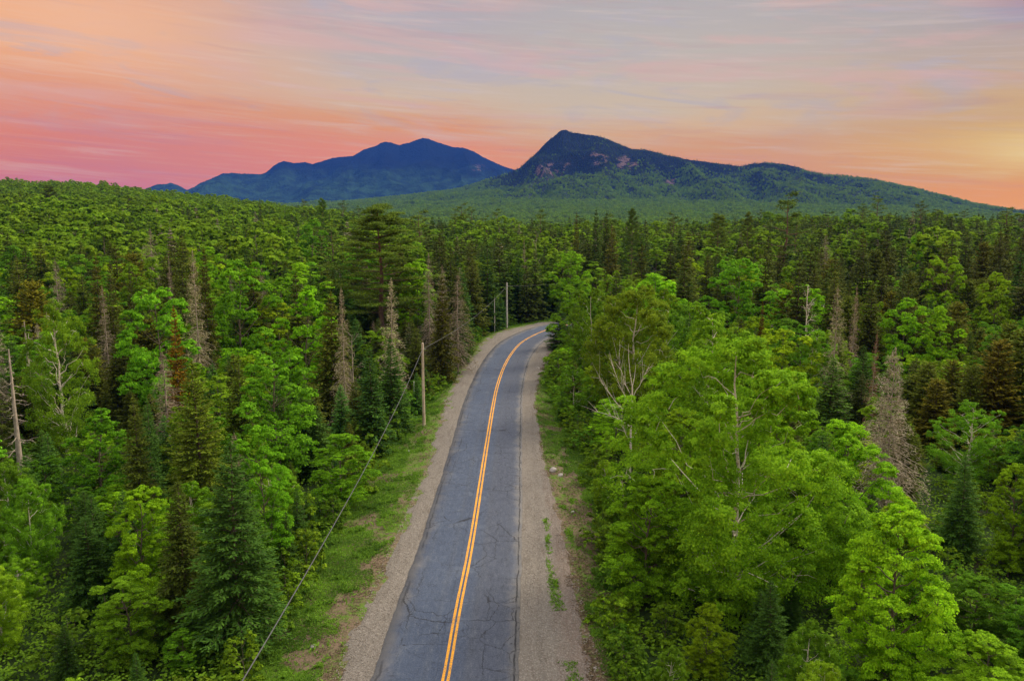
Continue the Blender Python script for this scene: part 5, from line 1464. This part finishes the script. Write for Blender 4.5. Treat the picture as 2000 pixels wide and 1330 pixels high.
# the same wood carries on to either side of the roadside trees, beyond the frame
qx, qy = r.uniform(-170, 170, 2600), r.uniform(8, FAR_D, 2600)
lim_ = np.maximum(qy, 18) * .70 + 13
kq = (np.abs(qx) > lim_) & (np.abs(qx) < lim_ + 45)
P = np.concatenate([P, np.stack([qx, qy], 1)[kq]])
s, l = road_coords(P)
near_road = (np.hypot(P[:, 0], P[:, 1]) < 330) & (l > off('tl', s)) & (l < off('tr', s)) & (s < CS[-1] - 2)
P = P[~near_road]
ok = np.ones(len(P), bool)
for h in HB:
    if h['d'] > FAR_D - 20:
        ok &= np.hypot(P[:, 0] - h['x'], P[:, 1] - h['y']) > h['W'] * .42
P = P[ok]
z = T(P[:, 0], P[:, 1])
ppx, ppy, dep = proj(P[:, 0], P[:, 1], z + 12)
con = np.where(ppx < 560, .26, np.where(ppx < 800, .5, np.where(ppx < 1050, .72, .76)))
con = con + .25 * fbm(P[:, 0] / 45, P[:, 1] / 45, 3, 21) * 3
con = np.where(ppx < 620, con - .32 * (np.hypot(P[:, 0], P[:, 1]) > 420), con)
u = r.random(len(P)); u2 = r.random(len(P))
I = np.where(u < con, 6 + (r.random(len(P)) * 7).astype(int), (r.random(len(P)) * 6).astype(int))
I = np.where((u2 < .03) & (ppx > 200), 13, I)
I = np.where((u2 > .985) & (ppx > 560), 14, I)
hs = r.normal(1.0, .17, len(P)).clip(.55, 1.4)
hs = hs * np.where(I < 6, 1.12, 1.05)
ws = hs * r.uniform(.85, 1.2, len(P)) * np.where(I < 6, 1.15, 1.1)
hs = hs * np.where(np.hypot(P[:, 0], P[:, 1]) > 480, .88, 1); ws = ws * np.where(np.hypot(P[:, 0], P[:, 1]) > 480, .80, 1)
tone_ = fbm(P[:, 0] / 55, P[:, 1] / 55, 3, 91)
I = np.where((I < 6) & (tone_ > .035), np.where(r.random(len(P)) < .7, 2 + 2 * (r.random(len(P)) < .5), I), I)
I = np.where((I < 6) & (tone_ < -.035), np.where(r.random(len(P)) < .7, 3 - 2 * (r.random(len(P)) < .5), I), I)
scatter('distant_forest', np.column_stack([P, z - .3]), np.column_stack([ws, ws, hs]), I, 'mixed forest of countless crowns covering the hill and flats behind the roadside trees')
N_FAR = len(P)

# valley floor and lower mountain slopes
Xm, Ym, Zm, Am, Tm = mount_r
from numpy import interp
pts = []
nr_, na_ = Xm.shape
def mount_z(ia, it):
    i0 = np.clip(it.astype(int), 0, nr_ - 2); j0 = np.clip(ia.astype(int), 0, na_ - 2)
    fi, fj = it - i0, ia - j0
    out = []
    for A_ in (Xm, Ym, Zm):
        out.append((A_[i0, j0] * (1 - fj) + A_[i0, j0 + 1] * fj) * (1 - fi) + (A_[i0 + 1, j0] * (1 - fj) + A_[i0 + 1, j0 + 1] * fj) * fi)
    return np.stack(out, 1)
NV = 110000
tt = r.random(NV * 2) ** .75 * 1.0
rr2 = 1000 + 3200 * tt
aa = r.uniform(0, na_ - 1.01, NV * 2)
keep = (rr2 > 1150) & (r.random(NV * 2) < np.where(tt < .9, 1, .8))
ia, it = aa[keep][:NV], (tt[keep] * 219)[:NV]
P = mount_z(ia, it)
ppx, ppy, dep = proj(P[:, 0], P[:, 1], P[:, 2])
vis = (ppx > -100) & (ppx < 2100) & (ppy < 470)
rockm = np.ones(len(P), bool)
for (cx, cy, wx, wy) in [(1072, 335, 30, 17), (1105, 322, 14, 16), (1225, 318, 22, 15), (1165, 310, 22, 12), (1310, 355, 12, 8)]:
    rockm &= (((ppx - cx) / wx) ** 2 + ((ppy - cy) / wy) ** 2 > 1.2 + 3 * fbm(P[:, 0] / 25, P[:, 2] / 30, 3, 5)) | (fbm(P[:, 0] / 12, P[:, 2] / 22, 3, 5) > .08)
P = P[vis & rockm]
elev = P[:, 2]
pc = .30 + .62 * sstep(140, 300, elev + 160 * fbm(P[:, 0] / 260, P[:, 1] / 260, 4, 61))
u = r.random(len(P)) * .6 + .4 * (.5 + 2.4 * fbm(P[:, 0] / 38, P[:, 1] / 60, 3, 88))
I = np.where(u < pc, TINY0 + 3 + (r.random(len(P)) * 2).astype(int), TINY0 + (r.random(len(P)) * 3).astype(int))
hs = r.normal(.95, .16, len(P)).clip(.5, 1.4) * np.where(elev > 260, .8, 1)
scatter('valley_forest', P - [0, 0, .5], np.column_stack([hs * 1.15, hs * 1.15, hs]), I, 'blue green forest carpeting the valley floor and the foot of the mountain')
# ------------------------------------------------------------------ undergrowth, grass, stones
def scatter_blades():
    r = np.random.default_rng(5)
    n = 400000
    s = r.uniform(48, 215, n) if False else 20 + r.random(n) ** 1.35 * 190
    side = r.random(n) < .56
    gl, gr, tl, tr = off('gl', s), off('gr', s), off('tl', s), off('tr', s)
    f = r.random(n) ** .85
    l = np.where(side, gl - .1 + (tl - gl - 1.2) * f * 1.1, gr + .1 + (tr - gr + 1.0) * f * 1.1)
    patch = fbm(s / 2.6, l / 1.3, 4, 44) * 1.3 + .42 * f - .08
    keep = (patch > -.02) | (r.random(n) < .10)
    s, l, f = s[keep], l[keep], f[keep]
    k2 = r.random(26000)
    s2 = 62 + r.random(26000) * 42; l2 = off('gr', s2) - 1.15 + r.normal(0, .19, 26000) + .9 * fbm(s2 / 9, s2 * 0, 3, 5)
    kk = (fbm(s2 / 3.0, s2 * 0, 4, 71) > -.06) & (r.random(26000) < .10) & (l2 > off('rr', s2) + 1.6)
    s = np.concatenate([s, s2[kk]]); l = np.concatenate([l, l2[kk]]); f = np.concatenate([f, .5 + .5 * k2[kk]])
    cx = np.interp(s, CS, CL[:, 0]) + np.interp(s, CS, NRM[:, 0]) * l
    cy = np.interp(s, CS, CL[:, 1]) + np.interp(s, CS, NRM[:, 1]) * l
    z = T(cx, cy)
    ok = cy > 20
    P = np.column_stack([cx, cy, z])[ok]; f = f[ok]
    m = len(P)
    # each point is a small tuft of three blades
    P = np.repeat(P, 3, 0) + r.normal(0, .05, (m * 3, 3)) * [1, 1, 0]
    f = np.repeat(f, 3)
    L = (.09 + .15 * f) * r.uniform(.6, 1.4, len(P))
    L = L * np.where(fbm(P[:, 0] / .9, P[:, 1] / .9, 3, 12) > .12, 2.3, 1.0)
    U = np.array([0, 0, 1.0]) + r.normal(0, .55, (len(P), 3))
    N = r.normal(0, 1, (len(P), 3)) + [0, -.2, .6]
    P[:, 2] += L * .32
    g = G(); g.leaves(P, N, U, L, np.where(L > .3, 2.0, 1) * (.025 + .03 * r.random(len(P))), np.clip(.45 + r.normal(0, .22, len(P)) + 1.5 * fbm(P[:, 0] / 1.6, P[:, 1] / 1.6, 4, 33), 0, 1))
    o = link('verge_grass', g.mesh('verge_grass', foliage_mat('grass_blades', (.080, .160, .018), (.20, .36, .03), .34)))
    tag(o, 'short green grass and weeds growing on the verges', kind='stuff')
scatter_blades()
def dry_tufts():
    r = np.random.default_rng(15)
    n = 60000
    s = 60 + r.random(n) ** 1.2 * 110
    side = r.random(n) < .4
    gl, gr, tl, tr = off('gl', s), off('gr', s), off('tl', s), off('tr', s)
    f = r.random(n)
    l = np.where(side, gl + .3 + (tl - gl - .3) * f, gr - .7 + (tr - gr + 1.6) * f)
    keep = fbm(s / 1.4 + 50, l / .8, 4, 19) > np.where(side, .03 + .10 * sstep(85, 130, s), -.03)
    s, l = s[keep], l[keep]
    x = np.interp(s, CS, CL[:, 0]) + np.interp(s, CS, NRM[:, 0]) * l
    y = np.interp(s, CS, CL[:, 1]) + np.interp(s, CS, NRM[:, 1]) * l
    P = np.column_stack([x, y, T(x, y) + .03])[y > 20]
    P = np.repeat(P, 2, 0) + r.normal(0, .06, (len(P) * 2, 3)) * [1, 1, .2]
    U = r.normal(0, 1, (len(P), 3)) * [1, 1, .35]
    g = G(); g.leaves(P, r.normal(0, .5, (len(P), 3)) + [0, 0, 1], U, .16 * r.uniform(.5, 1.5, len(P)), .035, np.clip(.5 + r.normal(0, .3, len(P)), 0, 1))
    tag(link('dry_grass', g.mesh('dry_grass', foliage_mat('dry_grass_and_twigs', (.075, .050, .030), (.26, .19, .12), .1))), 'dry brown grass and fallen twigs littering the verges', kind='stuff')
dry_tufts()

def undergrowth():
    r = np.random.default_rng(6)
    n = 26000
    y = 21 + r.random(n) ** 1.6 * 110
    x = r.uniform(-1, 1, n) * (y * .70 + 6)
    s, l = road_coords(np.stack([x, y], 1))
    e = np.where(l < 0, off('tl', s) - l, l - off('tr', s))
    k = e > -.3
    x, y = x[k], y[k]
    z = T(x, y)
    c = np.column_stack([x, y, z])
    hh = .5 + .9 * (fbm(x / 3, y / 3, 3, 9) + .4).clip(0, 1)
    m = 9
    P = np.repeat(c, m, 0); H = np.repeat(hh, m)
    d = rvec(r, len(P)); d[:, 2] = np.abs(d[:, 2])
    P = P + d * np.stack([.45 * np.ones(len(P)), .45 * np.ones(len(P)), H], 1)
    g = G(); g.leaves(P, d + [0, 0, .6], rvec(r, len(P)), .22 * r.uniform(.6, 1.4, len(P)), .15, np.repeat(np.clip(.45 + r.normal(0, .2, len(c)), 0, 1), m))
    tag(link('undergrowth', g.mesh('undergrowth', M['shrub'])), 'knee high leafy undergrowth covering the forest floor', kind='stuff')
undergrowth()

def rock_mesh(seed, mat):
    r = np.random.default_rng(seed)
    n, m = 9, 12
    th = np.linspace(0.05, math.pi - .05, n); ph = np.linspace(0, 2 * math.pi, m, endpoint=False)
    A, B = np.meshgrid(th, ph, indexing='ij')
    d = np.stack([np.sin(A) * np.cos(B), np.sin(A) * np.sin(B), np.cos(A)], -1)
    rad = 1 + .35 * fbm(d[..., 0] * 1.4 + seed, d[..., 1] * 1.4 + d[..., 2] * 1.7, 3, seed) * 2
    V = (d * rad[..., None] * [1, .8, .55]).reshape(-1, 3)
    i = np.arange(n - 1)[:, None] * m; j = np.arange(m)[None]
    Q = np.stack([i + j, i + (j + 1) % m, i + m + (j + 1) % m, i + m + j], -1).reshape(-1, 4)
    return mesh_from('rock', V, Q, mat)
def stone_mat():
    m, t = new_mat('pale_stone')
    tc = t.n('ShaderNodeTexCoord')
    n = t.noise(tc.outputs['Object'], 3.0, 5, .7)
    finish(t, t.mix(n, (.20, .175, .16, 1), (.46, .42, .39, 1)), .9, .2, bump=n, bump_s=.6, dist=.05)
    return m
SM = stone_mat()
RM = [rock_mesh(i, SM) for i in range(4)]
ROCKS = [(1080, 922, .42, 'pale boulder at the edge of the right gravel shoulder under the dark trees'),
         (1094, 930, .28, 'smaller pale boulder touching the first one by the right shoulder'),
         (1140, 938, .28, 'flat grey stone on the grass beneath the verge trees'),
         (1052, 722, .30, 'small pale stone by the grass at the bend'),
         (1170, 988, .12, 'tiny white stone on the right verge near the trees'),
         (1162, 1310, .10, 'tiny white stone on the reddish gravel at the bottom'),
         (1118, 1000, .17, 'half buried grey stone between gravel and grass on the right'),
         (846, 1010, .12, 'small stone on the left gravel shoulder'),
         (448, 1308, .07, 'tiny pale stone below the shrubs at the lower left'),
         (800, 880, .22, 'grey stone in the left verge grass before the wooden pole'),
         (612, 1262, .2, 'flat grey stone on the left verge near the gravel')]
for i, (px, py, sz, lab) in enumerate(ROCKS):
    q = onground(px, py, -.2)
    o = link('rock', RM[i % 4], loc=(q[0], q[1], float(T(q[0], q[1])) + sz * .15))
    o.scale = (sz, sz, sz); o.rotation_euler = (rnd.uniform(-.3, .3), rnd.uniform(-.3, .3), rnd.uniform(0, 6))
    tag(o, lab, 'rock', 'stones beside the road')

PB = plain_mat('brown_grey_pebble', (.21, .18, .15), .9)
def pebbles():
    r = np.random.default_rng(8)
    n = 12000
    s = 56 + r.random(n) ** 1.5 * 100
    side = r.random(n) < .45
    f = r.random(n)
    l = np.where(side, off('rl', s) - .15 + (off('gl', s) - off('rl', s)) * f, off('rr', s) + .15 + (off('gr', s) - off('rr', s)) * f)
    x = np.interp(s, CS, CL[:, 0]) + np.interp(s, CS, NRM[:, 0]) * l
    y = np.interp(s, CS, CL[:, 1]) + np.interp(s, CS, NRM[:, 1]) * l
    P = np.column_stack([x, y, -.03 * f ** 2 + .008])
    sz = r.uniform(.02, .055, n)
    V = []
    base = np.array([[1, 0, 0], [0, 1, 0], [-1, 0, 0], [0, -1, 0], [0, 0, .9]])
    V = P[:, None] + base[None] * sz[:, None, None] * r.uniform(.6, 1.3, (n, 5, 1))
    Q = np.array([[0, 1, 4, 4], [1, 2, 4, 4], [2, 3, 4, 4], [3, 0, 4, 4]])
    T3 = Q[:, :3]
    Qs = (T3[None] + (np.arange(n) * 5)[:, None, None]).reshape(-1, 3)
    tag(link('loose_gravel', mesh_from('loose_gravel', V.reshape(-1, 3), Qs, PB)), 'loose stones scattered over the gravel shoulders', kind='stuff')
pebbles()
print('COUNTS', COUNT, 'far', N_FAR, 'faces', sum(len(m.polygons) for m in bpy.data.meshes))
